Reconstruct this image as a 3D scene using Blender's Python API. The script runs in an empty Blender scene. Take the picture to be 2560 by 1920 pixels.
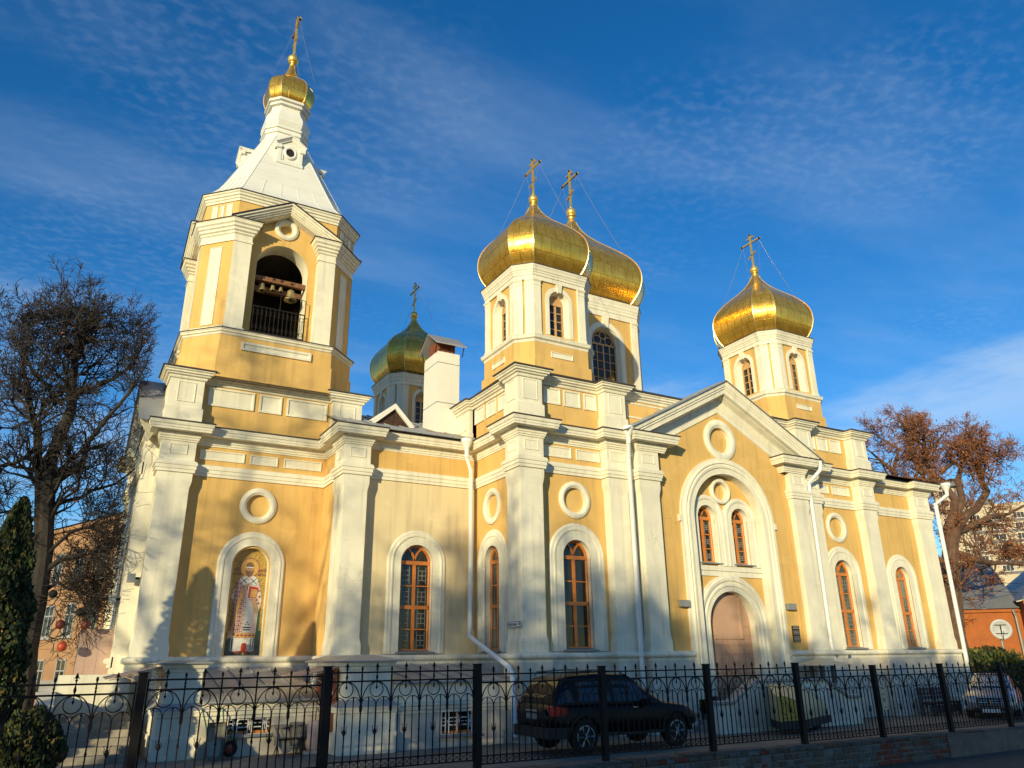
import bpy, math, random
from mathutils import Vector, Matrix
rnd = random.Random(7)
S = bpy.context.scene
COL = S.collection
D2R = math.radians
# ------------------------------------------------------------------ camera
cam_data = bpy.data.cameras.new("camera")
cam_data.sensor_width = 36.0
cam_data.lens = 36.0 * 1889.46 / 2560.0
cam_data.clip_start = 0.1
cam_data.clip_end = 3000.0
cam = bpy.data.objects.new("camera", cam_data)
COL.objects.link(cam)
_R = Vector((0.86939, -0.49399, -0.01200)); _U = Vector((-0.15937, -0.30330, 0.93947)); _F = Vector((0.46773, 0.81485, 0.34241))
cam.matrix_world = Matrix(((_R.x, _U.x, -_F.x, 0), (_R.y, _U.y, -_F.y, 0), (_R.z, _U.z, -_F.z, 2.15), (0, 0, 0, 1)))
S.camera = cam
# ------------------------------------------------------------------ exposure
S.view_settings.view_transform = 'Standard'
S.view_settings.look = 'None'
S.view_settings.gamma = 1.0
S.view_settings.exposure = 0.12
# ------------------------------------------------------------------ sky and sun (low autumn sun from the south-west)
SUN_EL = 11.0; SUN_AZ = 230.0          # azimuth measured clockwise from +Y
W = bpy.data.worlds.new("World"); S.world = W; W.use_nodes = True
nt = W.node_tree
for n in list(nt.nodes): nt.nodes.remove(n)
def wn(t, **k):
    n = nt.nodes.new(t)
    for a, b in k.items(): setattr(n, a, b)
    return n
out = wn('ShaderNodeOutputWorld'); bg = wn('ShaderNodeBackground'); bg.inputs['Strength'].default_value = 0.13
sky = wn('ShaderNodeTexSky', sky_type='NISHITA', sun_disc=False)
sky.sun_elevation = D2R(SUN_EL); sky.sun_rotation = D2R(SUN_AZ)
sky.air_density = 0.9; sky.dust_density = 0.1; sky.ozone_density = 3.0
hs = wn('ShaderNodeHueSaturation'); hs.inputs['Hue'].default_value = 0.505; hs.inputs['Saturation'].default_value = 1.27; hs.inputs['Value'].default_value = 1.32
nt.links.new(sky.outputs[0], hs.inputs['Color'])
tc = wn('ShaderNodeTexCoord'); sep = wn('ShaderNodeSeparateXYZ'); nt.links.new(tc.outputs['Generated'], sep.inputs[0])
def mth(op, a, b=None, clamp=False):
    n = wn('ShaderNodeMath', operation=op, use_clamp=clamp)
    for i, v in enumerate((a, b)):
        if v is None: continue
        if isinstance(v, (int, float)): n.inputs[i].default_value = v
        else: nt.links.new(v, n.inputs[i])
    return n.outputs[0]
def mapr(v, a, b, c=0.0, d=1.0):
    n = wn('ShaderNodeMapRange', interpolation_type='SMOOTHSTEP')
    nt.links.new(v, n.inputs[0])
    for i, q in enumerate((a, b, c, d)): n.inputs[i + 1].default_value = q
    return n.outputs[0]
zc = mth('MAXIMUM', sep.outputs['Z'], 0.03)
px_ = mth('DIVIDE', sep.outputs['X'], zc); py_ = mth('DIVIDE', sep.outputs['Y'], zc)
cmb = wn('ShaderNodeCombineXYZ'); nt.links.new(px_, cmb.inputs[0]); nt.links.new(py_, cmb.inputs[1])
def noise(scale, detail, rough, rot=0.0, sx=1.0, sy=1.0, loc=(0, 0, 0), dist=0.0):
    m = wn('ShaderNodeMapping'); m.inputs['Rotation'].default_value = (0, 0, rot); m.inputs['Scale'].default_value = (sx, sy, 1); m.inputs['Location'].default_value = loc
    nt.links.new(cmb.outputs[0], m.inputs[0])
    n = wn('ShaderNodeTexNoise'); n.inputs['Scale'].default_value = scale; n.inputs['Detail'].default_value = detail; n.inputs['Roughness'].default_value = rough; n.inputs['Distortion'].default_value = dist
    nt.links.new(m.outputs[0], n.inputs['Vector'])
    return n.outputs['Fac']
big = noise(1.1, 3, 0.5, loc=(3.1, 1.7, 0))
fine = noise(34.0, 2, 0.45, rot=0.5, sx=1.0, sy=1.25, loc=(1, 2, 0))
wisp = noise(1.5, 7, 0.58, rot=0.75, sx=0.5, sy=1.25, loc=(0.3, 5, 0))
m1 = mth('MULTIPLY', mapr(big, 0.42, 0.62), mapr(fine, 0.40, 0.72))
m1 = mth('MULTIPLY', m1, 0.055)
m2 = mth('MULTIPLY', mapr(wisp, 0.42, 0.85), 0.20)
# a long pale cloud bank low in the east
bank = noise(0.9, 6, 0.6, rot=0.2, sx=0.7, sy=0.5, loc=(7, 2.6, 0))
low = mth('MULTIPLY', mapr(sep.outputs['Z'], 0.16, 0.30), mapr(sep.outputs['Z'], 0.42, 0.30))
m3 = mth('MULTIPLY', mth('MULTIPLY', mapr(bank, 0.40, 0.62), low), 0.50)
cl = mth('ADD', mth('ADD', m1, m2), m3, True)
up = mapr(sep.outputs['Z'], 0.02, 0.12)
cl = mth('MULTIPLY', cl, up, True)
mix = wn('ShaderNodeMix', data_type='RGBA'); nt.links.new(cl, mix.inputs['Factor']); nt.links.new(hs.outputs[0], mix.inputs['A'])
mix.inputs['B'].default_value = (4.6, 5.6, 6.6, 1)
nt.links.new(mix.outputs['Result'], bg.inputs['Color']); nt.links.new(bg.outputs[0], out.inputs['Surface'])
sl = bpy.data.lights.new("sun", 'SUN'); sl.energy = 4.9; sl.angle = D2R(0.53); sl.color = (1.0, 0.87, 0.52)
sun = bpy.data.objects.new("sun", sl); COL.objects.link(sun)
_a = D2R(SUN_AZ); _e = D2R(SUN_EL)
to_sun = Vector((math.sin(_a) * math.cos(_e), math.cos(_a) * math.cos(_e), math.sin(_e)))
sun.rotation_euler = (-to_sun).to_track_quat('-Z', 'Y').to_euler()
sun.location = to_sun * 200
# ------------------------------------------------------------------ materials
MATS = {}
def mat(name, col, rough=0.8, metal=0.0, var=0.10, vscale=3.0, bump=0.0, bscale=40.0, spec=0.5, stretch=(1, 1, 1), dirt=None, coat=0.0, wear=False):
    """plain procedural surface: base colour with soft large-scale variation, fine bump"""
    if name in MATS: return MATS[name]
    m = bpy.data.materials.new(name); m.use_nodes = True
    t = m.node_tree; b = t.nodes['Principled BSDF']
    b.inputs['Roughness'].default_value = rough; b.inputs['Metallic'].default_value = metal
    b.inputs['Specular IOR Level'].default_value = spec
    if coat: b.inputs['Coat Weight'].default_value = coat; b.inputs['Coat Roughness'].default_value = 0.05
    g = t.nodes.new('ShaderNodeTexCoord')
    mp = t.nodes.new('ShaderNodeMapping'); mp.inputs['Scale'].default_value = stretch
    t.links.new(g.outputs['Object'], mp.inputs[0])
    n = t.nodes.new('ShaderNodeTexNoise'); n.inputs['Scale'].default_value = vscale; n.inputs['Detail'].default_value = 6; n.inputs['Roughness'].default_value = 0.6
    t.links.new(mp.outputs[0], n.inputs['Vector'])
    r = t.nodes.new('ShaderNodeValToRGB')
    c0 = [max(0, c * (1 - var)) for c in col]; c1 = [min(1, c * (1 + var * 0.7)) for c in col]
    if dirt: c0 = [c * (1 - dirt[3]) + d * dirt[3] for c, d in zip(col, dirt[:3])]
    r.color_ramp.elements[0].position = 0.30; r.color_ramp.elements[0].color = (*c0, 1)
    r.color_ramp.elements[1].position = 0.66; r.color_ramp.elements[1].color = (*c1, 1)
    t.links.new(n.outputs['Fac'], r.inputs[0]); t.links.new(r.outputs[0], b.inputs['Base Color'])
    if bump:
        n2 = t.nodes.new('ShaderNodeTexNoise'); n2.inputs['Scale'].default_value = bscale; n2.inputs['Detail'].default_value = 4
        t.links.new(g.outputs['Object'], n2.inputs['Vector'])
        bp = t.nodes.new('ShaderNodeBump'); bp.inputs['Strength'].default_value = bump; bp.inputs['Distance'].default_value = 0.02
        t.links.new(n2.outputs['Fac'], bp.inputs['Height']); t.links.new(bp.outputs[0], b.inputs['Normal'])
    if wear:
        base = b.inputs['Base Color'].links[0].from_socket
        def nz(sc, st, det=4):
            q = t.nodes.new('ShaderNodeMapping'); q.inputs['Scale'].default_value = st; t.links.new(g.outputs['Object'], q.inputs[0])
            k = t.nodes.new('ShaderNodeTexNoise'); k.inputs['Scale'].default_value = sc; k.inputs['Detail'].default_value = det; t.links.new(q.outputs[0], k.inputs['Vector']); return k.outputs['Fac']
        def mr(v, a, b_, c, d):
            k = t.nodes.new('ShaderNodeMapRange'); t.links.new(v, k.inputs[0])
            for i, z in enumerate((a, b_, c, d)): k.inputs[i + 1].default_value = z
            return k.outputs[0]
        def mx(f, a, col, mode='MIX'):
            k = t.nodes.new('ShaderNodeMix'); k.data_type = 'RGBA'; k.blend_type = mode; t.links.new(f, k.inputs['Factor']); t.links.new(a, k.inputs['A']); k.inputs['B'].default_value = (*col, 1); return k.outputs['Result']
        def ml(a, b_):
            k = t.nodes.new('ShaderNodeMath'); k.operation = 'MULTIPLY'; t.links.new(a, k.inputs[0]); t.links.new(b_, k.inputs[1]); return k.outputs[0]
        c = mx(mr(nz(1.0, (5, 5, .35)), .50, .70, 0, .60), base, [x * .72 for x in col])              # rain streaks
        c = mx(ml(mr(nz(.9, (1, 1, 1.3)), .60, .64, 0, .5), mr(nz(6, (1, 1, 1)), .35, .6, .5, 1.0)), c, [min(1, x * 1.10 + .015) for x in col])   # touched-up patches
        v = t.nodes.new('ShaderNodeTexVoronoi'); v.feature = 'DISTANCE_TO_EDGE'; v.inputs['Scale'].default_value = 1.1
        q = t.nodes.new('ShaderNodeMapping'); t.links.new(g.outputs['Object'], q.inputs[0]); w = t.nodes.new('ShaderNodeTexNoise'); w.inputs['Scale'].default_value = 1.5; w.inputs['Detail'].default_value = 6
        t.links.new(g.outputs['Object'], w.inputs['Vector']); ad = t.nodes.new('ShaderNodeMix'); ad.data_type = 'RGBA'; ad.blend_type = 'ADD'; ad.inputs['Factor'].default_value = .9
        t.links.new(q.outputs[0], ad.inputs['A']); t.links.new(w.outputs['Color'], ad.inputs['B']); t.links.new(ad.outputs['Result'], v.inputs['Vector'])
        c = mx(ml(mr(v.outputs['Distance'], .0, .012, .55, 0), mr(nz(.5, (1, 1, 1)), .55, .66, 0, 1)), c, [x * .45 for x in col])   # hairline cracks
        t.links.new(c, b.inputs['Base Color'])
    MATS[name] = m
    return m
YEL = mat('yellow_plaster', (0.665, 0.42, 0.145), 0.95, spec=0.2, var=0.08, vscale=0.9, bump=0.25, bscale=30, dirt=(0.55, 0.34, 0.11, 0.5), wear=True)
CRM = mat('pale_cream_plaster', (0.71, 0.575, 0.345), 0.95, spec=0.2, var=0.06, vscale=0.8, bump=0.25, bscale=30, wear=True)
TRM = mat('white_trim_plaster', (0.77, 0.715, 0.56), 0.9, spec=0.3, var=0.07, vscale=1.1, bump=0.2, bscale=35, dirt=(0.60, 0.56, 0.46, 0.5), wear=True)
BAS = mat('base_plaster', (0.62, 0.56, 0.46), 0.9, var=0.16, vscale=1.6, bump=0.3, bscale=30, dirt=(0.40, 0.36, 0.30, 0.6), wear=True)
TNT = mat('white_painted_sheet', (0.74, 0.72, 0.64), 0.5, var=0.05, vscale=1.5)
ROOFD = mat('dark_roof_edge', (0.06, 0.045, 0.04), 0.6, var=0.2)
ROOFM = mat('grey_roof_sheet', (0.34, 0.35, 0.36), 0.45, metal=0.3, var=0.16, vscale=1.2, dirt=(0.30, 0.25, 0.20, 0.4))
WOOD = mat('orange_window_wood', (0.56, 0.18, 0.028), 0.45, var=0.15, vscale=5, coat=0.15)
WOODP = mat('pale_window_wood', (0.52, 0.30, 0.13), 0.55, var=0.15, vscale=5)
WHT = mat('white_enamel', (0.75, 0.74, 0.70), 0.4, var=0.04)
DARK = mat('dark_void', (0.012, 0.011, 0.010), 0.9, var=0.2)
BLKI = mat('black_iron', (0.008, 0.008, 0.0085), 0.62, var=0.5, vscale=7, bump=0.25, bscale=90, spec=0.22, dirt=(0.03, 0.012, 0.006, 0.6))
GRIL = mat('dull_grille_paint', (0.20, 0.20, 0.185), 0.5, var=0.1)
GREYM = mat('grey_metal', (0.30, 0.31, 0.31), 0.5, metal=0.4, var=0.12)
PINK = mat('pink_door_paint', (0.50, 0.30, 0.19), 0.55, var=0.08, vscale=2)
def glass_mat(name, base, tint):
    m = bpy.data.materials.new(name); m.use_nodes = True
    t = m.node_tree; b = t.nodes['Principled BSDF']
    b.inputs['Roughness'].default_value = 0.03; b.inputs['Specular IOR Level'].default_value = 0.5; b.inputs['IOR'].default_value = 1.5
    g = t.nodes.new('ShaderNodeTexCoord'); n = t.nodes.new('ShaderNodeTexNoise'); n.inputs['Scale'].default_value = 1.7; n.inputs['Detail'].default_value = 3
    mp = t.nodes.new('ShaderNodeMapping'); mp.inputs['Scale'].default_value = (2, 2, 0.35)
    t.links.new(g.outputs['Object'], mp.inputs[0]); t.links.new(mp.outputs[0], n.inputs['Vector'])
    r = t.nodes.new('ShaderNodeValToRGB'); r.color_ramp.elements[0].position = 0.42; r.color_ramp.elements[0].color = (*base, 1)
    r.color_ramp.elements[1].position = 0.62; r.color_ramp.elements[1].color = (*tint, 1)
    t.links.new(n.outputs['Fac'], r.inputs[0]); t.links.new(r.outputs[0], b.inputs['Base Color'])
    n2 = t.nodes.new('ShaderNodeTexNoise'); n2.inputs['Scale'].default_value = 1.2
    t.links.new(g.outputs['Object'], n2.inputs['Vector'])
    bp = t.nodes.new('ShaderNodeBump'); bp.inputs['Strength'].default_value = 0.06; bp.inputs['Distance'].default_value = 0.2
    t.links.new(n2.outputs['Fac'], bp.inputs['Height']); t.links.new(bp.outputs[0], b.inputs['Normal'])
    return m
GLS = glass_mat('dark_window_glass', (0.010, 0.012, 0.012), (0.03, 0.028, 0.018))
GLSC = glass_mat('curtained_window_glass', (0.05, 0.055, 0.045), (0.20, 0.22, 0.17))
def gold_mat():
    m = bpy.data.materials.new('gold_leaf_sheet'); m.use_nodes = True
    t = m.node_tree; b = t.nodes['Principled BSDF']
    b.inputs['Metallic'].default_value = 0.80
    uv = t.nodes.new('ShaderNodeUVMap'); uv.uv_map = 'UVMap'
    br = t.nodes.new('ShaderNodeTexBrick'); br.offset = 0.5
    br.inputs['Color1'].default_value = (0.40, 0.40, 0.40, 1); br.inputs['Color2'].default_value = (0.60, 0.60, 0.60, 1); br.inputs['Mortar'].default_value = (0.0, 0.0, 0.0, 1)
    br.inputs['Scale'].default_value = 1.0; br.inputs['Mortar Size'].default_value = 0.017; br.inputs['Brick Width'].default_value = 0.42; br.inputs['Row Height'].default_value = 0.62
    t.links.new(uv.outputs[0], br.inputs['Vector'])
    n = t.nodes.new('ShaderNodeTexNoise'); n.inputs['Scale'].default_value = 2.2; n.inputs['Detail'].default_value = 5; n.inputs['Roughness'].default_value = 0.65
    t.links.new(uv.outputs[0], n.inputs['Vector'])
    bp1 = t.nodes.new('ShaderNodeBump'); bp1.inputs['Strength'].default_value = 0.5; bp1.inputs['Distance'].default_value = 0.012
    t.links.new(br.outputs['Color'], bp1.inputs['Height'])
    bp2 = t.nodes.new('ShaderNodeBump'); bp2.inputs['Strength'].default_value = 0.13; bp2.inputs['Distance'].default_value = 0.10
    t.links.new(n.outputs['Fac'], bp2.inputs['Height']); t.links.new(bp1.outputs[0], bp2.inputs['Normal'])
    t.links.new(bp2.outputs[0], b.inputs['Normal'])
    r = t.nodes.new('ShaderNodeValToRGB'); r.color_ramp.elements[0].position = 0.35; r.color_ramp.elements[0].color = (0.82, 0.44, 0.055, 1)
    r.color_ramp.elements[1].position = 0.65; r.color_ramp.elements[1].color = (1.0, 0.62, 0.11, 1)
    t.links.new(n.outputs['Fac'], r.inputs[0])
    tint = t.nodes.new('ShaderNodeMapRange'); tint.inputs[1].default_value = 0.0; tint.inputs[2].default_value = 0.6; tint.inputs[3].default_value = 0.62; tint.inputs[4].default_value = 1.04
    t.links.new(br.outputs['Color'], tint.inputs[0])
    mul = t.nodes.new('ShaderNodeMix'); mul.data_type = 'RGBA'; mul.blend_type = 'MULTIPLY'; mul.inputs['Factor'].default_value = 1.0
    t.links.new(r.outputs[0], mul.inputs['A']); t.links.new(tint.outputs[0], mul.inputs['B']); t.links.new(mul.outputs['Result'], b.inputs['Base Color'])
    mr = t.nodes.new('ShaderNodeMapRange'); mr.inputs[3].default_value = 0.17; mr.inputs[4].default_value = 0.34
    t.links.new(n.outputs['Fac'], mr.inputs[0]); t.links.new(mr.outputs[0], b.inputs['Roughness'])
    return m
GOLD = gold_mat()
GOLDP = mat('gold_fitting', (0.85, 0.55, 0.14), 0.38, metal=0.72, var=0.12, vscale=6)
SEAM = mat('gold_seam', (0.85, 0.66, 0.32), 0.3, metal=0.8, var=0.1)
# ------------------------------------------------------------------ mesh helpers
WLOC = {}
class MB:
    def __init__(s): s.v = []; s.f = []; s.m = []; s.uv = None; s.mi = 0
    def add(s, vs, fs):
        o = len(s.v); s.v += [tuple(p) for p in vs]
        for f in fs: s.f.append([i + o for i in f]); s.m.append(s.mi)
        return s
    def quad(s, *p): return s.add(p, [list(range(len(p)))])
    def box(s, x0, x1, y0, y1, z0, z1):
        return s.add([(x0, y0, z0), (x1, y0, z0), (x1, y1, z0), (x0, y1, z0), (x0, y0, z1), (x1, y0, z1), (x1, y1, z1), (x0, y1, z1)],
                     [[3, 2, 1, 0], [4, 5, 6, 7], [0, 1, 5, 4], [1, 2, 6, 5], [2, 3, 7, 6], [3, 0, 4, 7]])
    def fbox(s, F, a0, a1, b0, b1, c0, c1):
        P = [F(a, b, c) for a, b, c in ((a0, b0, c1), (a1, b0, c1), (a1, b0, c0), (a0, b0, c0), (a0, b1, c1), (a1, b1, c1), (a1, b1, c0), (a0, b1, c0))]
        return s.add(P, [[3, 2, 1, 0], [4, 5, 6, 7], [0, 1, 5, 4], [1, 2, 6, 5], [2, 3, 7, 6], [3, 0, 4, 7]])
    def loft(s, rings, closed=True, cap0=True, cap1=True):
        n = len(rings[0]); o = len(s.v)
        for r in rings: s.v += [tuple(p) for p in r]
        for i in range(len(rings) - 1):
            for j in range(n if closed else n - 1):
                k = (j + 1) % n
                s.f.append([o + i * n + j, o + i * n + k, o + (i + 1) * n + k, o + (i + 1) * n + j]); s.m.append(s.mi)
        if cap0 and closed: s.f.append([o + j for j in range(n)][::-1]); s.m.append(s.mi)
        if cap1 and closed: s.f.append([o + (len(rings) - 1) * n + j for j in range(n)]); s.m.append(s.mi)
        return s
    def tube(s, pts, rad, n=6, cap=True):
        pts = [Vector(p) for p in pts]
        if not isinstance(rad, (list, tuple)): rad = [rad] * len(pts)
        rings = []; prev = None
        for i, p in enumerate(pts):
            d = (pts[min(i + 1, len(pts) - 1)] - pts[max(i - 1, 0)])
            if d.length < 1e-9: d = Vector((0, 0, 1))
            d.normalize()
            if prev is None:
                x = d.orthogonal().normalized()
            else:
                x = (prev - d * prev.dot(d))
                x = x.normalized() if x.length > 1e-6 else d.orthogonal().normalized()
            prev = x; y = d.cross(x)
            rings.append([p + (x * math.cos(2 * math.pi * k / n) + y * math.sin(2 * math.pi * k / n)) * rad[i] for k in range(n)])
        return s.loft(rings, True, cap, cap)
    def lathe(s, cx, cy, prof, n=20):
        rings = [[(cx + r * math.cos(2 * math.pi * k / n), cy + r * math.sin(2 * math.pi * k / n), z) for k in range(n)] for r, z in prof]
        return s.loft(rings)
    def build(s, name, mats, parent=None, smooth=False, loc=None):
        me = bpy.data.meshes.new(name)
        O = WLOC[parent.name] if parent is not None else Vector(loc if loc is not None else (0, 0, 0))
        me.from_pydata([(x - O.x, y - O.y, z - O.z) for x, y, z in s.v], [], s.f)
        for m in (mats if isinstance(mats, (list, tuple)) else [mats]): me.materials.append(m)
        if any(s.m): me.polygons.foreach_set('material_index', s.m)
        if smooth: me.polygons.foreach_set('use_smooth', [True] * len(s.f))
        if s.uv:
            l = me.uv_layers.new(name='UVMap'); k = 0
            for poly in s.uv:
                for u in poly: l.data[k].uv = u; k += 1
        me.update()
        o = bpy.data.objects.new(name, me); COL.objects.link(o)
        if parent is not None: o.parent = parent; WLOC[o.name] = O.copy()
        else: o.location = O; WLOC[o.name] = O.copy()
        return o
def tag(o, label=None, cat=None, group=None, kind=None):
    if label: o['label'] = label
    if cat: o['category'] = cat
    if group: o['group'] = group
    if kind: o['kind'] = kind
    return o
def empty(name, loc, label, cat, group=None):
    o = bpy.data.objects.new(name, None); COL.objects.link(o); o.location = loc; o.empty_display_size = 0.3
    WLOC[o.name] = Vector(loc); return tag(o, label, cat, group)
def copy_tree(o, loc, rotz=None, label=None):
    def cp(x, par):
        c = x.copy(); COL.objects.link(c)
        if par: c.parent = par
        for ch in x.children: cp(ch, c)
        return c
    c = cp(o, None); c.location = loc
    if rotz is not None: c.rotation_euler = (0, 0, rotz)
    if label: c['label'] = label
    return c
def frame(o, ang):
    """local facade frame: a to the right seen from outside, b up, c outwards; ang = outward heading in degrees clockwise from south (0 = faces south, 90 = faces west)"""
    t = D2R(ang); w = (-math.sin(t), -math.cos(t)); u = (math.cos(t), -math.sin(t)); 
    def F(a, b, c): return (o[0] + u[0] * a + w[0] * c, o[1] + u[1] * a + w[1] * c, o[2] + b)
    return F
def offset_path(path, o, closed):
    n = len(path); res = []
    for i in range(n):
        p = path[i]
        a = path[i - 1] if (i > 0 or closed) else None
        b = path[(i + 1) % n] if (i < n - 1 or closed) else None
        def nrm(q, r):
            dx, dy = r[0] - q[0], r[1] - q[1]; l = math.hypot(dx, dy) or 1e-9
            return (dy / l, -dx / l)
        if a is None: n1 = nrm(p, b); res.append((p[0] + n1[0] * o, p[1] + n1[1] * o)); continue
        if b is None: n1 = nrm(a, p); res.append((p[0] + n1[0] * o, p[1] + n1[1] * o)); continue
        n1 = nrm(a, p); n2 = nrm(p, b)
        k = 1 + n1[0] * n2[0] + n1[1] * n2[1]
        if k < 0.05: k = 0.05
        res.append((p[0] + (n1[0] + n2[0]) * o / k, p[1] + (n1[1] + n2[1]) * o / k))
    return res
def sweep(mb, path, prof, F=None, closed=False, caps=True):
    """mitred moulding: path in (a,b), profile (offset to the right of travel, c)"""
    F = F or (lambda a, b, c: (a, b, c))
    cols = [[F(x, y, c) for x, y in offset_path(path, o, closed)] for o, c in prof]
    n = len(path); k = len(prof); o0 = len(mb.v)
    for c in cols: mb.v += c
    for i in range(k - 1):
        for j in range(n if closed else n - 1):
            q = (j + 1) % n
            mb.f.append([o0 + i * n + j, o0 + i * n + q, o0 + (i + 1) * n + q, o0 + (i + 1) * n + j]); mb.m.append(mb.mi)
    if caps and not closed and k > 2:
        for j in (0, n - 1):
            mb.f.append([o0 + i * n + j for i in range(k)]); mb.m.append(mb.mi)
    return mb
def arch(cx, half, sill, spring, n=18):
    """outline of a round-headed opening, left foot -> crown -> right foot"""
    pts = [(cx - half, sill)] if sill < spring else []
    for i in range(n + 1):
        t = math.pi * (1 - i / n); pts.append((cx + half * math.cos(t), spring + half * math.sin(t)))
    if sill < spring: pts.append((cx + half, sill))
    return pts
def circ(cx, cy, r, n=32): return [(cx - r * math.cos(2 * math.pi * i / n), cy + r * math.sin(2 * math.pi * i / n)) for i in range(n)]
def holed(mb, F, rect, hole, c0=0.0):
    """rectangle with one convex hole, fanned from the hole's centre"""
    a0, a1, b0, b1 = rect
    cx = sum(p[0] for p in hole) / len(hole); cy = sum(p[1] for p in hole) / len(hole)
    def hit(dx, dy):
        t = 1e9
        if dx > 1e-9: t = min(t, (a1 - cx) / dx)
        if dx < -1e-9: t = min(t, (a0 - cx) / dx)
        if dy > 1e-9: t = min(t, (b1 - cy) / dy)
        if dy < -1e-9: t = min(t, (b0 - cy) / dy)
        return (cx + dx * t, cy + dy * t)
    H = list(hole); out_ = [hit(p[0] - cx, p[1] - cy) for p in H]; n = len(H)
    ang = lambda p: math.atan2(p[1] - cy, p[0] - cx)
    corners = [(a0, b0), (a1, b0), (a1, b1), (a0, b1)]
    for i in range(n):
        j = (i + 1) % n
        t0, t1 = ang(H[i]), ang(H[j]); d = (t1 - t0 + math.pi) % (2 * math.pi) - math.pi
        mids = []
        for c in corners:
            e = (ang(c) - t0 + math.pi) % (2 * math.pi) - math.pi
            if (d > 0 and 1e-6 < e < d - 1e-6) or (d < 0 and d + 1e-6 < e < -1e-6): mids.append((abs(e), c))
        mids = [c for _, c in sorted(mids)]
        mb.quad(*[F(p[0], p[1], c0) for p in [H[i], out_[i]] + mids + [out_[j], H[j]]])
def reveal(mb, F, pts, c0, c1, closed=True):
    n = len(pts)
    for i in range(n if closed else n - 1):
        p, q = pts[i], pts[(i + 1) % n]
        mb.quad(F(p[0], p[1], c0), F(q[0], q[1], c0), F(q[0], q[1], c1), F(p[0], p[1], c1))
def plate(mb, F, pts, c): mb.quad(*[F(p[0], p[1], c) for p in pts])
def seg_frame(p0, p1, z=0.0):
    dx, dy = p1[0] - p0[0], p1[1] - p0[1]; l = math.hypot(dx, dy); u = (dx / l, dy / l); w = (u[1], -u[0])
    return (lambda a, b, c: (p0[0] + u[0] * a + w[0] * c, p0[1] + u[1] * a + w[1] * c, z + b)), l
# ================================================================== CHURCH
CH = empty('church', (16, 26, 0), 'yellow and white church with five golden onion domes and a tent-roofed bell tower', 'church')
def part(mb, name, m, parent=None, **k): return mb.build(name, m, parent or CH, **k)
CX, CY = 20.05, 28.4                     # centre of the main block
TX, TY = 4.97, 27.85                      # bell tower axis
def south(x, y): return frame((x, y, 0), 0)
# ---- plan of the visible walls (travelling west -> east, outside on the right)
T_PATH = [(1.80, 31.6), (1.80, 25.10), (2.83, 25.10), (2.83, 25.40), (7.10, 25.40), (7.10, 24.0), (7.00, 24.0), (7.00, 22.95), (7.86, 22.95), (7.86, 23.30), (11.85, 23.30), (11.85, 20.50), (11.49, 20.50), (11.49, 19.62), (12.38, 19.62), (12.38, 20.0), (14.87, 20.0), (14.87, 19.62), (15.95, 19.62), (15.95, 19.35), (16.83, 19.35), (16.83, 19.60)]
R_PATH = [(23.27, 19.60), (23.27, 19.35), (24.15, 19.35), (24.15, 19.62), (25.23, 19.62), (25.23, 20.0), (27.72, 20.0), (27.72, 19.62), (28.61, 19.62), (28.61, 20.27), (31.84, 20.27), (31.84, 19.97), (32.88, 19.97), (32.88, 24.0)]
ARCHI = [(-0.04, 7.75), (0.05, 7.75), (0.05, 7.85), (0.075, 7.85), (0.075, 7.97), (0.10, 7.97), (0.10, 8.05), (0.07, 8.10), (0.0, 8.14), (-0.04, 8.14)]
CORN = [(-0.04, 8.74), (0.03, 8.74), (0.03, 8.79), (0.06, 8.80), (0.06, 8.85), (0.09, 8.88), (0.09, 8.92), (0.13, 8.98), (0.13, 9.01), (0.36, 9.01), (0.36, 9.07), (0.38, 9.08), (0.38, 9.15), (0.41, 9.17), (0.43, 9.25), (0.43, 9.27), (-0.04, 9.31)]
EDGE = [(0.0, 9.275), (0.455, 9.275), (0.455, 9.315), (0.0, 9.35), (-0.06, 9.36)]
TORUS = [(-0.04, 2.06), (0.07, 2.06), (0.07, 2.13)] + [(0.09 + 0.085 * math.sin(math.pi * i / 8), 2.24 - 0.085 * math.cos(math.pi * i / 8)) for i in range(9)] + [(0.05, 2.33), (-0.04, 2.36)]
BASE = [(0.16, -0.25), (0.16, 0.55), (0.09, 0.58), (0.09, 0.76), (0.07, 0.80), (0.07, 2.06)]
CORN_L = [p for p in T_PATH[:-2]] + [(17.08, 19.35), (17.08, 19.60)]
CORN_R = [(23.02, 19.60), (23.02, 19.35)] + R_PATH[2:]
for nm, pr, m, A, B in (('architrave', ARCHI, TRM, T_PATH, R_PATH), ('cornice', CORN, TRM, CORN_L, CORN_R), ('roof_edge', EDGE, ROOFD, CORN_L, CORN_R), ('base_moulding', TORUS, TRM, T_PATH, R_PATH), ('base_wall', BASE, BAS, T_PATH, R_PATH)):
    for P in (A, B): part(sweep(MB(), P, pr), nm, m)
# gable bay base, either side of the doorway
for x0, x1 in ((16.83, 17.82), (22.28, 23.27)):
    part(sweep(MB(), [(x0, 19.60), (x1, 19.60)], TORUS), 'base_moulding', TRM)
    part(sweep(MB(), [(x0, 19.60), (x1, 19.60)], BASE), 'base_wall', BAS)
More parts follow.
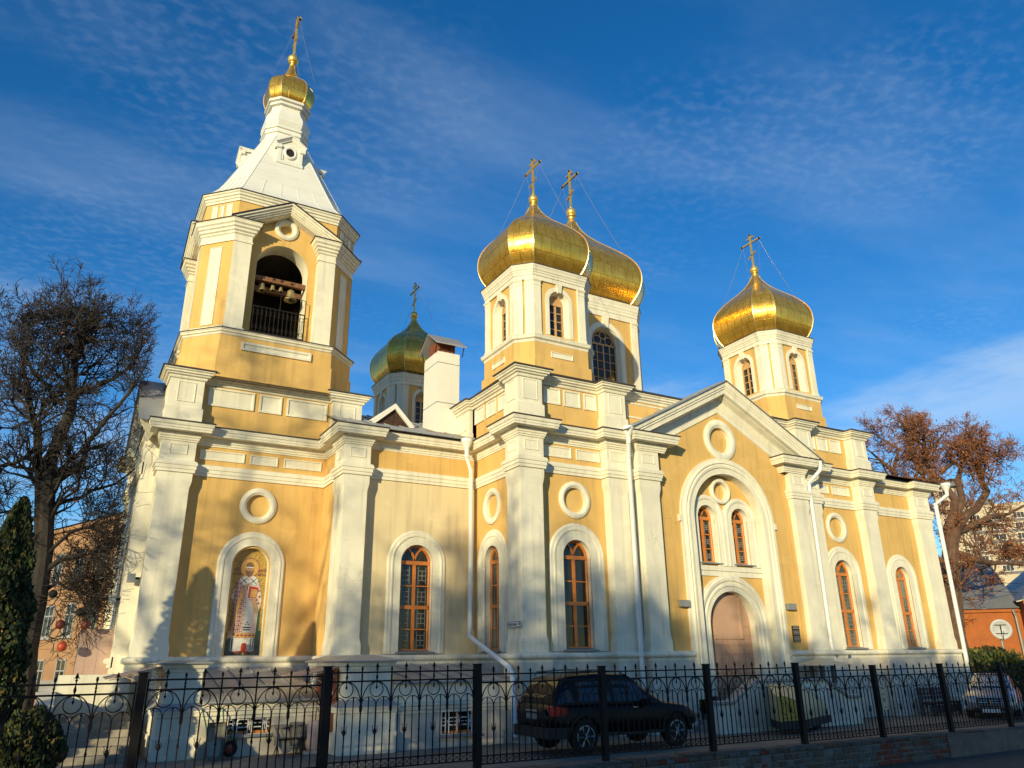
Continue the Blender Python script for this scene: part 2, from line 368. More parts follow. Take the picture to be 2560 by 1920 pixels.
# ---- pilasters
def shaft(x0, x1, y0, y1, ztop=9.0, name='pilaster'):
    """pilaster block: full width foot and head, slightly narrower shaft between"""
    lv = [(2.0, 0), (2.62, 0), (2.82, 0.05), (7.25, 0.05), (7.50, 0), (ztop, 0)]
    rings = []
    for z, i in lv: rings.append([(x0 + i, y0 + i * 0.4, z), (x1 - i, y0 + i * 0.4, z), (x1 - i, y1, z), (x0 + i, y1, z)])
    return part(MB().loft(rings), name, TRM)
for a in ((1.80, 2.83, 25.10, 25.5), (7.00, 7.86, 22.95, 24.0), (11.49, 12.38, 19.62, 20.5), (14.87, 15.72, 19.62, 20.1), (15.95, 16.83, 19.35, 20.1), (23.27, 24.15, 19.35, 20.1), (24.38, 25.23, 19.62, 20.1), (27.72, 28.61, 19.62, 20.6), (31.84, 32.88, 19.97, 20.9)):
    shaft(*a)
for x0, x1 in ((15.72, 15.95), (24.15, 24.38)):
    part(MB().box(x0, x1, 19.70, 20.1, 2.0, 9.0), 'pilaster', TRM)
# ---- panels: raised white frame with a sunk white field
def panel(F, a0, a1, b0, b1, c=0.0, w=0.05, d=0.035, parent=None):
    mb = MB()
    loop = [(a0, b0), (a0, b1), (a1, b1), (a1, b0)]
    sweep(mb, loop, [(0, c - 0.01), (0, c + d), (w * 0.7, c + d), (w, c + 0.006)], F, closed=True)
    i = w * 0.98
    plate(mb, F, [(a0 + i, b0 + i), (a0 + i, b1 - i), (a1 - i, b1 - i), (a1 - i, b0 + i)], c + 0.006)
    return part(mb, 'panel', TRM, parent)
def sunk(F, a0, a1, b0, b1, c, parent=None):
    """small sunk panel drawn on a pilaster head: thin raised rim"""
    return panel(F, a0, a1, b0, b1, c, 0.03, 0.022, parent)
S200 = south(0, 20.0); S1962 = south(0, 19.62); S1935 = south(0, 19.35); S254 = south(0, 25.4); S251 = south(0, 25.1); S2295 = south(0, 22.95)
for a0, a1 in ((12.62, 13.68), (13.88, 14.82), (25.30, 26.24), (26.44, 27.50)): panel(S200, a0, a1, 8.30, 8.66)
for a0, a1 in ((3.00, 4.38), (4.56, 5.46), (5.66, 6.94)): panel(S254, a0, a1, 8.30, 8.62)
for F, a0, a1 in ((S1962, 11.68, 12.19), (S1962, 15.0, 15.6), (S1935, 16.13, 16.65), (S1935, 23.45, 23.97), (S1962, 24.5, 25.1), (S1962, 27.91, 28.42), (south(0, 19.97), 32.05, 32.67), (S251, 2.06, 2.58), (S2295, 7.18, 7.68)):
    sunk(F, a0, a1, 8.32, 8.64, 0.0)
WESTP = frame((11.49, 0, 0), 90); sunk(WESTP, -20.32, -19.80, 8.32, 8.64, 0.0)
sunk(frame((7.0, 0, 0), 90), -23.75, -23.25, 8.32, 8.64, 0.0)
# ---- walls with openings ------------------------------------------------
def surround(F, cx, half, sill, spring, w, parent=None, name='window_surround', steps=True, top=0.05):
    mb = MB(); P = arch(cx, half, sill, spring, 22)
    pr = [(0.0, -0.02), (0.0, top), (-0.55 * w, top), (-0.57 * w, top + 0.025), (-0.68 * w, top + 0.03), (-0.70 * w, top + 0.005), (-0.90 * w, top + 0.005), (-0.94 * w, top - 0.02), (-w, top - 0.03), (-w, -0.02)]
    sweep(mb, P, pr, F)
    return part(mb, name, TRM, parent)
def roundel(F, cx, cz, ro, ri, wallmat, parent=None, depth=0.09):
    mb = MB(); C = circ(cx, cz, ri, 36)
    w = ro - ri
    sweep(mb, C, [(0.0, -depth), (0.0, 0.03), (-0.15 * w, 0.05), (-0.35 * w, 0.085), (-0.65 * w, 0.085), (-0.9 * w, 0.06), (-w, 0.05), (-w, -0.02)], F, closed=True)
    o = part(mb, 'roundel', TRM, parent, smooth=False)
    part(MB().quad(*[F(p[0], p[1], -depth) for p in C]), 'roundel_field', wallmat, parent)
    return o
def window(F, cx, half, sill, spring, depth, glass=GLS, wood=WOOD, grille=False, rows=4, sillm=True, parent=None):
    c = -depth
    P = arch(cx, half, sill, spring, 20)
    fw = 0.075
    mb = MB(); sweep(mb, P, [(-0.01, c - 0.04), (-0.01, c + 0.05), (fw * 0.7, c + 0.05), (fw, c + 0.03), (fw, c - 0.04)], F, closed=True)
    mb.fbox(F, cx - 0.05, cx + 0.05, sill + 0.05, spring, c - 0.03, c + 0.045)
    mb.fbox(F, cx - half + 0.03, cx + half - 0.03, spring - 0.06, spring + 0.06, c - 0.03, c + 0.055)
    h = spring - 0.06 - sill
    for r in range(1, rows):
        t = 0.055 if (rows == 4 and r == 2) else 0.018
        b = sill + h * r / rows
        mb.fbox(F, cx - half + 0.03, cx + half - 0.03, b - t, b + t, c - 0.03, c + (0.05 if t > 0.03 else 0.02))
    for s in (-1, 1):                                        # Y tracery in the head
        arc = []
        for i in range(9):
            t = D2R(60) * i / 8
            arc.append((cx + s * (half - half * math.cos(t)), spring + half * math.sin(t)))
        if s < 0: arc = arc[::-1]
        sweep(mb, arc, [(-0.03, c - 0.02), (-0.03, c + 0.03), (0.03, c + 0.03), (0.03, c - 0.02)], F)
    w = part(mb, 'window', wood, parent)
    MB().quad(*[F(p[0], p[1], c - 0.01) for p in P]).build('pane', glass, w)
    if sillm:
        s = MB(); s.add([F(cx - half - 0.10, sill - 0.02, 0.13), F(cx + half + 0.10, sill - 0.02, 0.13), F(cx + half + 0.02, sill + 0.05, c), F(cx - half - 0.02, sill + 0.05, c),
                         F(cx - half - 0.10, sill - 0.06, 0.13), F(cx + half + 0.10, sill - 0.06, 0.13), F(cx + half + 0.02, sill - 0.06, c), F(cx - half - 0.02, sill - 0.06, c)],
                        [[0, 1, 2, 3], [4, 5, 1, 0], [5, 6, 2, 1], [7, 4, 0, 3]])
        s.build('sill', GREYM, w)
    if grille:
        g = MB()
        for k in range(rows):
            b0 = sill + h * k / rows + 0.06; b1 = sill + h * (k + 1) / rows - 0.06; bm = (b0 + b1) / 2
            for s_ in (-1, 1):
                a0 = cx + s_ * half * 0.28; a1 = cx + s_ * half * 0.52; a2 = cx + s_ * half * 0.76
                t = 0.011
                for a in (a0, a2): g.fbox(F, a - t, a + t, b0, b1, c - 0.006, c + 0.004)
                for bb in (b0 + 0.12, b1 - 0.12, bm): g.fbox(F, min(a0, a2), max(a0, a2), bb - t, bb + t, c - 0.006, c + 0.003)
                g.fbox(F, a1 - t, a1 + t, b0 + 0.12, b1 - 0.12, c - 0.006, c + 0.002)
        g.fbox(F, cx - half * .8, cx + half * .8, sill + h / 2 - .011, sill + h / 2 + .011, c - 0.006, c + 0.001)
        g.build('grille', GRIL, w)
    return w
def reveal_mb(F, P, c0, c1):
    m = MB(); reveal(m, F, P, c0, c1); return m
def bay(F, a0, a1, z0, z1, ops, m, name='wall', depth=0.25, back=None):
    """wall sheet between a0 and a1 with openings (list of (zlow, zhigh, outline, depth)) stacked one above the other"""
    mb = MB(); z = z0
    for lo, hi, P, d in ops:
        if lo > z: plate(mb, F, [(a0, z), (a1, z), (a1, lo), (a0, lo)], 0)
        holed(mb, F, (a0, a1, lo, hi), P); z = hi
    if z < z1: plate(mb, F, [(a0, z), (a1, z), (a1, z1), (a0, z1)], 0)
    o = part(mb, name, m)
    rv = MB()
    for lo, hi, P, d in ops:
        if d: reveal(rv, F, P, 0.0, -d)
    if rv.f: part(rv, 'reveal', TRM)
    return o
def std_bay(F, a0, a1, cx, m, half=0.53, sur=0.52, rz=6.95, ztop=11.0, glass=GLS, grille=False, round_=True, wz0=0.0):
    ops = [(2.38, 6.22, arch(cx, half, 2.42, 5.15, 22), 0.26)]
    if round_: ops.append((6.26, 7.66, circ(cx, rz, 0.40, 36), 0))
    bay(F, a0, a1, wz0, ztop, ops, m)
    surround(F, cx, half, 2.36, 5.15, sur)
    if round_: roundel(F, cx, rz, 0.60, 0.40, m)
    window(F, cx, half, 2.42, 5.15, 0.22, glass, grille=grille)
# body, south side
std_bay(S200, 12.30, 14.95, 13.74, YEL)
std_bay(S200, 25.15, 27.80, 26.36, YEL, glass=GLSC, grille=True)
# body, west return
FW = frame((11.85, 0, 0), 90)
std_bay(FW, -23.9, -20.4, -22.05, YEL, half=0.50, glass=GLSC)
# nave wall and east annex
std_bay(south(0, 23.3), 7.8, 11.9, 9.72, CRM, half=0.56, sur=0.46, ztop=9.2, round_=False, grille=True)
std_bay(south(0, 20.27), 28.5, 31.95, 30.42, YEL, half=0.48, sur=0.50, ztop=9.2, round_=False, glass=GLSC, grille=True)
# frieze bands above the architrave on the nave are yellow
part(MB().box(7.80, 11.82, 23.285, 23.32, 8.10, 8.78), 'frieze', YEL)
# bell tower, south wall with the icon niche
ICX = 4.95
bay(S254, 2.7, 7.15, 0, 11.0, [(2.20, 6.16, arch(ICX, 0.54, 2.26, 5.06, 24), 0.22), (6.30, 7.62, circ(4.97, 6.95, 0.37, 36), 0)], YEL)
surround(S254, ICX, 0.60, 2.22, 5.06, 0.44, name='niche_surround', top=0.07)
roundel(S254, 4.97, 6.95, 0.58, 0.37, YEL, depth=0.10)
# return wall between tower and nave, tower west wall and hidden sides
part(MB().box(7.10, 7.4, 23.9, 25.6, 0, 9.2), 'wall', YEL)
part(MB().box(1.84, 2.2, 25.15, 31.6, 0, 11.0), 'wall', TRM)
hid = MB()
for x0, x1, y0, y1, z in ((2.1, 8.17, 31.5, 31.7, 11.0), (8.0, 8.17, 25.4, 31.6, 11.0), (7.0, 12.0, 33.4, 33.6, 9.2), (11.8, 28.3, 36.6, 36.8, 11.0), (28.2, 28.4, 20.3, 36.8, 11.0), (11.85, 12.0, 33.5, 36.8, 11.0), (32.6, 32.8, 20.4, 34.0, 9.2), (28.4, 32.8, 33.8, 34.0, 9.2)):
    hid.box(x0, x1, y0, y1, 0, z)
hid.box(11.85, 12.0, 23.25, 33.5, 9.0, 11.0)
part(hid, 'wall', YEL)
# ---- attic tier -----------------------------------------------------------
ATT_B = [(12.0, 25.6), (12.0, 24.6), (11.70, 24.6), (11.70, 23.55), (11.85, 23.55), (11.85, 20.50), (11.49, 20.50), (11.49, 19.62), (12.38, 19.62), (12.38, 20.0), (14.90, 20.0), (14.90, 19.62), (15.77, 19.62), (15.77, 20.0), (24.33, 20.0), (24.33, 19.62), (25.20, 19.62), (25.20, 20.0), (27.72, 20.0), (27.72, 19.62), (28.61, 19.62), (28.61, 20.5), (28.3, 20.5), (28.3, 24.0)]
ATT_T = [(2.1, 31.6), (2.1, 26.0), (1.80, 26.0), (1.80, 25.10), (2.83, 25.10), (2.83, 25.40), (7.12, 25.40), (7.12, 25.10), (8.17, 25.10), (8.17, 26.0)]
def att(dz): return [(-0.04, 10.73 + dz), (0.04, 10.73 + dz), (0.06, 10.77 + dz), (0.06, 10.81 + dz), (0.13, 10.84 + dz), (0.14, 10.88 + dz), (0.20, 10.90 + dz), (0.20, 10.95 + dz), (0.25, 10.98 + dz), (0.25, 11.02 + dz), (-0.04, 11.04 + dz)]
def atte(dz): return [(0.0, 11.022 + dz), (0.30, 11.022 + dz), (0.30, 11.06 + dz), (-0.06, 11.12 + dz)]
for P, dz in ((ATT_B, 0.0), (ATT_T, 0.08)):
    part(sweep(MB(), P, att(dz)), 'attic_cornice', TRM)
    part(sweep(MB(), P, atte(dz)), 'roof_edge', ROOFD)
def block(x0, x1, y0, y1):
    mb = MB(); mb.loft([[(x0 - i, y0 - i, z), (x1 + i, y0 - i, z), (x1 + i, y1, z), (x0 - i, y1, z)] for z, i in ((9.25, 0.05), (9.84, 0.05), (9.88, 0), (10.8, 0))])
    return part(mb, 'attic_block', TRM)
for a in ((11.49, 12.38, 19.62, 20.5), (14.90, 15.77, 19.62, 20.1), (24.33, 25.20, 19.62, 20.1), (27.72, 28.61, 19.62, 20.5), (11.70, 12.1, 23.55, 24.6), (1.80, 2.83, 25.10, 26.0), (7.12, 8.17, 25.10, 26.0)): block(*a)
for F, a0, a1, b0, b1 in ((S1962, 11.66, 12.20, 10.0, 10.68), (S1962, 15.06, 15.60, 10.0, 10.68), (S1962, 24.50, 25.03, 10.0, 10.68), (S1962, 27.90, 28.42, 10.0, 10.68), (WESTP, -20.34, -19.80, 10.0, 10.68), (frame((11.70, 0, 0), 90), -24.40, -23.75, 10.0, 10.68), (S251, 2.05, 2.58, 10.05, 10.72), (S251, 7.36, 7.93, 10.05, 10.72)):
    sunk(F, a0, a1, b0, b1, 0.0)
for a0, a1 in ((12.66, 13.33), (13.46, 14.14), (14.28, 14.80), (16.10, 18.9), (21.2, 24.0), (25.32, 25.84), (25.96, 26.62), (26.75, 27.42)): panel(S200, a0, a1, 10.10, 10.67, 0.0, 0.07, 0.04)
for a0, a1 in ((-23.33, -22.62), (-22.45, -21.75), (-21.58, -20.9)): panel(FW, a0, a1, 10.10, 10.67, 0.0, 0.07, 0.04)
for a0, a1 in ((3.02, 4.49), (4.66, 5.41), (5.58, 7.0)): panel(S254, a0, a1, 10.12, 10.76, 0.0, 0.08, 0.045)
part(MB().box(15.7, 24.4, 19.99, 20.1, 9.2, 11.0), 'wall', YEL)
# flat roofs over tower base and main block
part(MB().quad((11.5, 19.7, 11.08), (28.5, 19.7, 11.08), (28.3, 36.7, 11.10), (11.9, 36.7, 11.10)), 'roof', ROOFM)
part(MB().quad((1.9, 25.2, 11.17), (8.1, 25.2, 11.17), (8.1, 31.6, 11.17), (1.9, 31.6, 11.17)), 'roof', ROOFM)
# ---- gabled entrance bay ----------------------------------------------------
G = frame((CX, 19.60, 0), 0)
gw = MB(); yc = 6.72; RZ = 9.66
top = lambda a: 11.0 - abs(a) * 0.52
arcz = lambda a: yc + math.sqrt(max(0.0, 2.1 * 2.1 - a * a))
for s in (-1, 1):
    plate(gw, G, [(s * 2.1, 0), (s * 3.3, 0), (s * 3.3, top(3.3)), (s * 2.1, top(2.1))], 0)
    xs = [2.1, 2.09, 2.06, 2.0, 1.9, 1.75, 1.55, 1.3, 1.0, 0.75]
    for p, q in zip(xs[:-1], xs[1:]): plate(gw, G, [(s * p, arcz(p)), (s * q, arcz(q)), (s * q, top(q)), (s * p, top(p))], 0)
xs = [-0.75 + 0.15 * i for i in range(11)]
for p, q in zip(xs[:-1], xs[1:]): plate(gw, G, [(p, arcz(p)), (q, arcz(q)), (q, 8.86), (p, 8.86)], 0)
holed(gw, G, (-0.75, 0.75, 8.86, top(0.75)), circ(0, RZ, 0.48, 36))
plate(gw, G, [(-0.75, top(0.75)), (0.75, top(0.75)), (0, 11.0)], 0)
part(gw, 'gable_wall', YEL)
for s in (-1, 1):      # shallow strips of wall beside the pilasters
    part(MB().fbox(G, min(s * 2.98, s * 3.25), max(s * 2.98, s * 3.25), 2.35, 8.95, -0.02, 0.025), 'wall_strip', YEL)
roundel(G, 0, RZ, 0.78, 0.48, YEL, depth=0.12)
# big arch over the portal
ba = MB(); PA = arch(0, 1.67, 0.9, 6.70, 30)
sweep(ba, PA, [(0, -0.34), (0, 0.10), (-0.20, 0.10), (-0.22, 0.14), (-0.30, 0.15), (-0.32, 0.11), (-0.36, 0.11), (-0.38, 0.15), (-0.42, 0.15), (-0.44, 0.07), (-0.58, 0.07), (-0.58, -0.02)], G)
part(ba, 'portal_arch', TRM)
for s in (-1, 1): part(MB().fbox(G, min(s * 2.20, s * 2.34), max(s * 2.20, s * 2.34), 6.52, 6.74, -0.01, 0.09), 'impost', TRM)
GB = -0.30           # depth of the recessed tympanum
tw = MB(); TC, TH, TS, TP = 0.80, 0.43, 5.24, 6.80
holed(tw, G, (-1.75, 0, 5.05, 7.36), arch(-TC, TH, TS, TP, 20), GB); holed(tw, G, (0, 1.75, 5.05, 7.36), arch(TC, TH, TS, TP, 20), GB)
holed(tw, G, (-1.75, 1.75, 7.36, 8.45), circ(0, 7.80, 0.33, 32), GB)
plate(tw, G, [(-1.75, 4.75), (1.75, 4.75), (1.75, 5.05), (-1.75, 5.05)], GB)
holed(tw, G, (-1.75, 1.75, 0.9, 4.75), arch(0, 1.10, 0.95, 3.18, 26), GB)
part(tw, 'tympanum_wall', YEL)
for c in (-TC, TC): part(reveal_mb(G, arch(c, TH, TS, TP, 20), GB, GB - 0.28), 'reveal', TRM)
rv = MB(); reveal(rv, G, arch(0, 1.10, 0.95, 3.18, 26), GB, GB - 0.35, closed=False)
part(rv, 'reveal', TRM)
def gframe(c): return lambda a, b, d: G(a, b, d + c)
GT = gframe(GB)
for c in (-TC, TC):
    mb = MB(); sweep(mb, arch(c, TH, TS - 0.1, TP, 22), [(0, -0.02), (0, 0.10), (-0.20, 0.10), (-0.22, 0.135), (-0.30, 0.14), (-0.32, 0.11), (-0.36, 0.10), (-0.36, -0.02)], GT); part(mb, 'window_surround', TRM)
    window(GT, c, TH, TS, TP, 0.22, grille=True, rows=3)
mb = MB(); sweep(mb, circ(0, 7.80, 0.33, 32), [(0, -0.12), (0, 0.10), (-0.03, 0.12), (-0.10, 0.13), (-0.14, 0.10), (-0.14, -0.02)], GT, closed=True); part(mb, 'roundel', TRM)
part(MB().quad(*[GT(p[0], p[1], -0.10) for p in circ(0, 7.80, 0.33, 32)]), 'roundel_field', YEL)
mb = MB()
mb.fbox(GT, -1.70, 1.70, 4.96, 5.12, -0.02, 0.09); mb.fbox(GT, -1.70, 1.70, 4.78, 4.955, -0.02, 0.05)
for s in (-1, 1): mb.fbox(GT, min(s * 1.30, s * 1.70), max(s * 1.30, s * 1.70), 5.12, 6.75, -0.02, 0.06)
mb.fbox(GT, -0.42, 0.42, 5.12, 6.60, -0.02, 0.065); mb.fbox(GT, -0.26, 0.26, 5.122, 6.95, -0.02, 0.115)
part(mb, 'string_course', TRM)
# doorway
mb = MB(); sweep(mb, arch(0, 1.10, 0.95, 3.18, 28), [(0, -0.02), (0, 0.08), (-0.16, 0.08), (-0.18, 0.12), (-0.24, 0.12), (-0.26, 0.09), (-0.34, 0.09), (-0.36, 0.14), (-0.46, 0.15), (-0.50, 0.10), (-0.54, 0.10), (-0.56, 0.02), (-0.56, -0.02)], GT); part(mb, 'door_surround', TRM)
DO = frame((CX, 20.18, 0), 0)
mb = MB(); P = arch(0, 1.14, 0.9, 3.18, 26); plate(mb, DO, P, 0)
for s in (-1, 1):                                       # raised lattice of straps and rivets on each leaf
    for i in range(4):
        a = s * (0.10 + 0.29 * i)
        mb.fbox(DO, a - 0.012, a + 0.012, 0.95, 2.86 if i < 2 else 3.3, 0.0, 0.028)
for j in range(8):
    b = 1.05 + 0.30 * j
    w = 1.08 if b < 3.1 else 1.0
    if b < 2.7: mb.fbox(DO, -w, w, b - 0.011, b + 0.011, 0.0, 0.030)
    else:
        for s in (-1, 1): mb.fbox(DO, min(s * 0.66, s * w), max(s * 0.66, s * w), b - 0.011, b + 0.011, 0.0, 0.030)
    for s in (-1, 1):
        for i in range(4):
            a = s * (0.10 + 0.29 * i)
            if b < 2.7 or i > 1: mb.fbox(DO, a - 0.028, a + 0.028, b - 0.028, b + 0.028, 0.0, 0.05)
mb.fbox(DO, -0.60, 0.55, 2.72, 4.19, 0.0, 0.05); mb.fbox(DO, -0.63, -0.60, 2.72, 4.13, 0.0, 0.065); mb.fbox(DO, 0.55, 0.66, 2.72, 4.10, 0.0, 0.09)
mb.fbox(DO, -0.012, 0.012, 0.95, 2.70, 0, 0.02); mb.fbox(DO, -0.34, 0.34, 1.28, 1.86, 0.0, 0.02)
door = part(mb, 'door', PINK)
for s in (-1, 1):
    h = MB(); h.tube([DO(s * 0.15 + 0.10 * math.cos(t * math.pi / 9), 1.60 + 0.12 * math.sin(t * math.pi / 9), 0.05) for t in range(19)], 0.014, 5); h.build('handle', mat('brass_ring', (0.50, 0.22, 0.10), 0.3, metal=0.8), door)
# raking cornice and roof of the gable
rk = MB()
RP = [(-4.62, 9.37), (0, 11.80), (4.62, 9.37)]
sweep(rk, RP, [(-0.01, 0.10), (-0.01, 0.62), (0.05, 0.62), (0.07, 0.60), (0.16, 0.59), (0.19, 0.55), (0.24, 0.55), (0.27, 0.51), (0.36, 0.50), (0.40, 0.50), (0.42, 0.36), (0.44, 0.34), (0.50, 0.14), (0.53, 0.13), (0.53, 0.11), (0.62, 0.10), (0.62, 0.085), (0.70, 0.08), (0.70, 0.065), (0.78, 0.06), (0.78, 0.045), (0.95, 0.04), (0.97, -0.02)], G)
part(rk, 'raking_cornice', TRM)
rr = MB(); k = 2.43 / 4.62
for s in (-1, 1):
    E = 4.86
    rr.add([(CX, 18.92, 11.83), (CX + s * E, 18.92, 11.83 - E * k), (CX + s * E, 20.2, 11.83 - E * k), (CX + s * 3.2, 21.2, 11.83 - 3.2 * k), (CX, 22.4, 11.83),
            (CX, 18.92, 11.79), (CX + s * E, 18.92, 11.79 - E * k)], [[0, 1, 2, 3, 4], [0, 1, 6, 5]])
    for i in range(8):
        x = 0.3 + i * 0.6
        rr.box(CX + s * x - 0.012, CX + s * x + 0.012, 18.93, 20.15, 11.83 - x * k - 0.01, 11.83 - x * k + 0.035)
part(rr, 'gable_roof', ROOFM)
# ---- low roofs ---------------------------------------------------------------
nr = MB(); z0, z1, y0, y1 = 9.33, 11.55, 22.72, 28.4
nr.quad((6.9, y0, z0), (11.9, y0, z0), (11.9, y1, z1), (6.9, y1, z1)); nr.quad((6.9, y1, z1), (11.9, y1, z1), (11.9, 33.8, 9.33), (6.9, 33.8, 9.33))
sl_ = (z1 - z0) / (y1 - y0)
for i in range(9):
    x = 7.15 + i * 0.58
    nr.add([(x - .015, y0, z0), (x + .015, y0, z0), (x + .015, y1, z1), (x - .015, y1, z1), (x - .015, y0, z0 + .04), (x + .015, y0, z0 + .04), (x + .015, y1, z1 + .04), (x - .015, y1, z1 + .04)], [[0, 1, 5, 4], [4, 5, 6, 7], [1, 2, 6, 5], [3, 0, 4, 7]])
nr.box(7.6, 11.55, 22.76, 22.80, 9.33, 9.45)
part(nr, 'nave_roof', ROOFM)
rust = MB(); rust.quad((10.3, 22.9, z0 + .02 + .18 * sl_), (11.75, 22.9, z0 + .02 + .18 * sl_), (11.75, 24.4, z0 + .02 + 1.68 * sl_), (10.3, 24.4, z0 + .02 + 1.68 * sl_))
part(rust, 'rusty_flashing', mat('rusty_sheet', (0.34, 0.17, 0.07), 0.7, var=0.5, vscale=3))
er = MB(); er.quad((28.3, 19.5, 9.34), (33.3, 19.5, 9.34), (31.0, 24.0, 10.9), (28.3, 24.0, 10.9)); er.quad((33.3, 19.5, 9.34), (33.3, 34.4, 9.34), (31.0, 30.0, 10.9), (31.0, 24.0, 10.9)); er.quad((28.3, 24.0, 10.9), (31, 24, 10.9), (31, 30, 10.9), (28.3, 30, 10.9))
part(er, 'annex_roof', ROOFM)
# triangular roof dormer
dm = MB(); dx0, dx1, dz, dy = 8.38, 10.0, 10.13, 24.7
for s, xe in ((-1, dx0), (1, dx1)):
    xm = (dx0 + dx1) / 2 + .06
    dm.add([(xm, dy - .12, dz + .78), (xe, dy - .12, dz), (xe, dy + .3, dz + .1), (xm, dy + 2.1, dz + .8), (xm, dy - .12, dz + .70), (xe + s * .0, dy - .12, dz - .07)], [[0, 1, 2, 3], [0, 1, 5, 4]])
    dm.add([(xm, dy - .12, dz + .70), (xe - s * .02, dy - .12, dz - .06), (xe - s * .14, dy - .12, dz - .06), (xm, dy - .12, dz + .58), (xm, dy - .02, dz + .70), (xe, dy - .02, dz - .06), (xe - s * .14, dy - .02, dz - .06), (xm, dy - .02, dz + .58)], [[0, 1, 2, 3], [3, 2, 6, 7], [0, 1, 5, 4]])
dorm = part(dm, 'dormer', TNT)
MB().quad((8.45, dy, dz - .02), (9.95, dy, dz - .02), (9.25, dy, dz + .66)).build('dormer_opening', mat('rusty_dark_boards', (0.05, 0.022, 0.012), 0.9, var=0.5, vscale=8), dorm)
# chimney stack clad in sheet
ck = MB(); ck.box(10.88, 11.80, 24.62, 25.9, 9.6, 13.30)
chim = part(ck, 'chimney', TNT)
b = MB()
for z in (11.25, 12.85): b.box(10.87, 11.81, 24.61, 25.91, z - .012, z + .012)
b.build('seam_band', GREYM, chim)
b = MB()
for s, z in ((-1, 13.40), (1, 13.40)):
    ym = 25.26; b.add([(10.72, ym, 14.22), (12.02, ym, 14.22), (12.02, ym + s * .82, 13.62), (10.72, ym + s * .82, 13.62), (10.72, ym, 14.18), (12.02, ym, 14.18), (12.02, ym + s * .82, 13.56), (10.72, ym + s * .82, 13.56)], [[0, 1, 2, 3], [4, 5, 6, 7], [0, 3, 7, 4], [1, 2, 6, 5], [3, 2, 6, 7]])
b.build('chimney_cap', ROOFM, chim)
b = MB(); b.box(11.0, 11.68, 24.8, 25.7, 13.30, 13.85)
b.build('brick_core', mat('old_red_brick', (0.20, 0.055, 0.025), 0.9, var=0.5, vscale=9, bump=0.6, bscale=14), chim)
b = MB()
for x in (10.8, 11.4, 11.95):
    for y in (24.55, 25.95): b.tube([(x, y, 13.6), (x, y + (.15 if y < 25 else -.15), 13.25)], .02, 5)
b.build('cap_bracket', BLKI, chim)
# ================================================================== DRUMS, DOMES, BELL TOWER
def octo(cx, cy, d, f): return [(cx - f, cy - d), (cx + f, cy - d), (cx + d, cy - f), (cx + d, cy + f), (cx + f, cy + d), (cx - f, cy + d), (cx - d, cy + f), (cx - d, cy - f)]
def oring(cx, cy, d, f, z): return [(x, y, z) for x, y in octo(cx, cy, d, f)]
def cap_plan(P, i, l1, l2, dep):
    """wrap-around corner pilaster plan at vertex i of a closed outline: returns an open path"""
    n = len(P); p = Vector((*P[i], 0)); a = Vector((*P[i - 1], 0)); b = Vector((*P[(i + 1) % n], 0))
    q = p + (a - p).normalized() * l1; r = p + (b - p).normalized() * l2
    return [(q.x, q.y), (p.x, p.y), (r.x, r.y)]
def cross(x, y, z0, h, half, parent, label=None):
    c = MB(); t = 0.035 * h / 1.7
    c.box(x - t, x + t, y - t, y + t, z0, z0 + h)
    c.box(x - t * .95, x + t * .95, y - half, y + half, z0 + h * .74, z0 + h * .74 + 2 * t)
    c.box(x - t * .9, x + t * .9, y - half * .42, y + half * .42, z0 + h * .89, z0 + h * .89 + 1.8 * t)
    s = half * .42
    c.add([(x - t, y - s, z0 + h * .34 + s * .5), (x + t, y - s, z0 + h * .34 + s * .5), (x + t, y + s, z0 + h * .34 - s * .5), (x - t, y + s, z0 + h * .34 - s * .5), (x - t, y - s, z0 + h * .34 + s * .5 + 1.8 * t), (x + t, y - s, z0 + h * .34 + s * .5 + 1.8 * t), (x + t, y + s, z0 + h * .34 - s * .5 + 1.8 * t), (x - t, y + s, z0 + h * .34 - s * .5 + 1.8 * t)], [[3, 2, 1, 0], [4, 5, 6, 7], [0, 1, 5, 4], [1, 2, 6, 5], [2, 3, 7, 6], [3, 0, 4, 7]])
    for dy, dz in ((-half, h * .74 + t), (half, h * .74 + t), (0, h + t * .3)):
        for k in range(3):
            an = k * 2.1
            c.box(x - t, x + t, y + dy - t * 1.25 + .5 * t * math.cos(an), y + dy + t * 1.25 + .5 * t * math.cos(an), z0 + dz - t * 1.25, z0 + dz + t * 1.25)
    return c.build('cross', GOLDP, parent)
WIREM = mat('steel_guy_wire', (0.45, 0.45, 0.46), 0.35, metal=0.7)
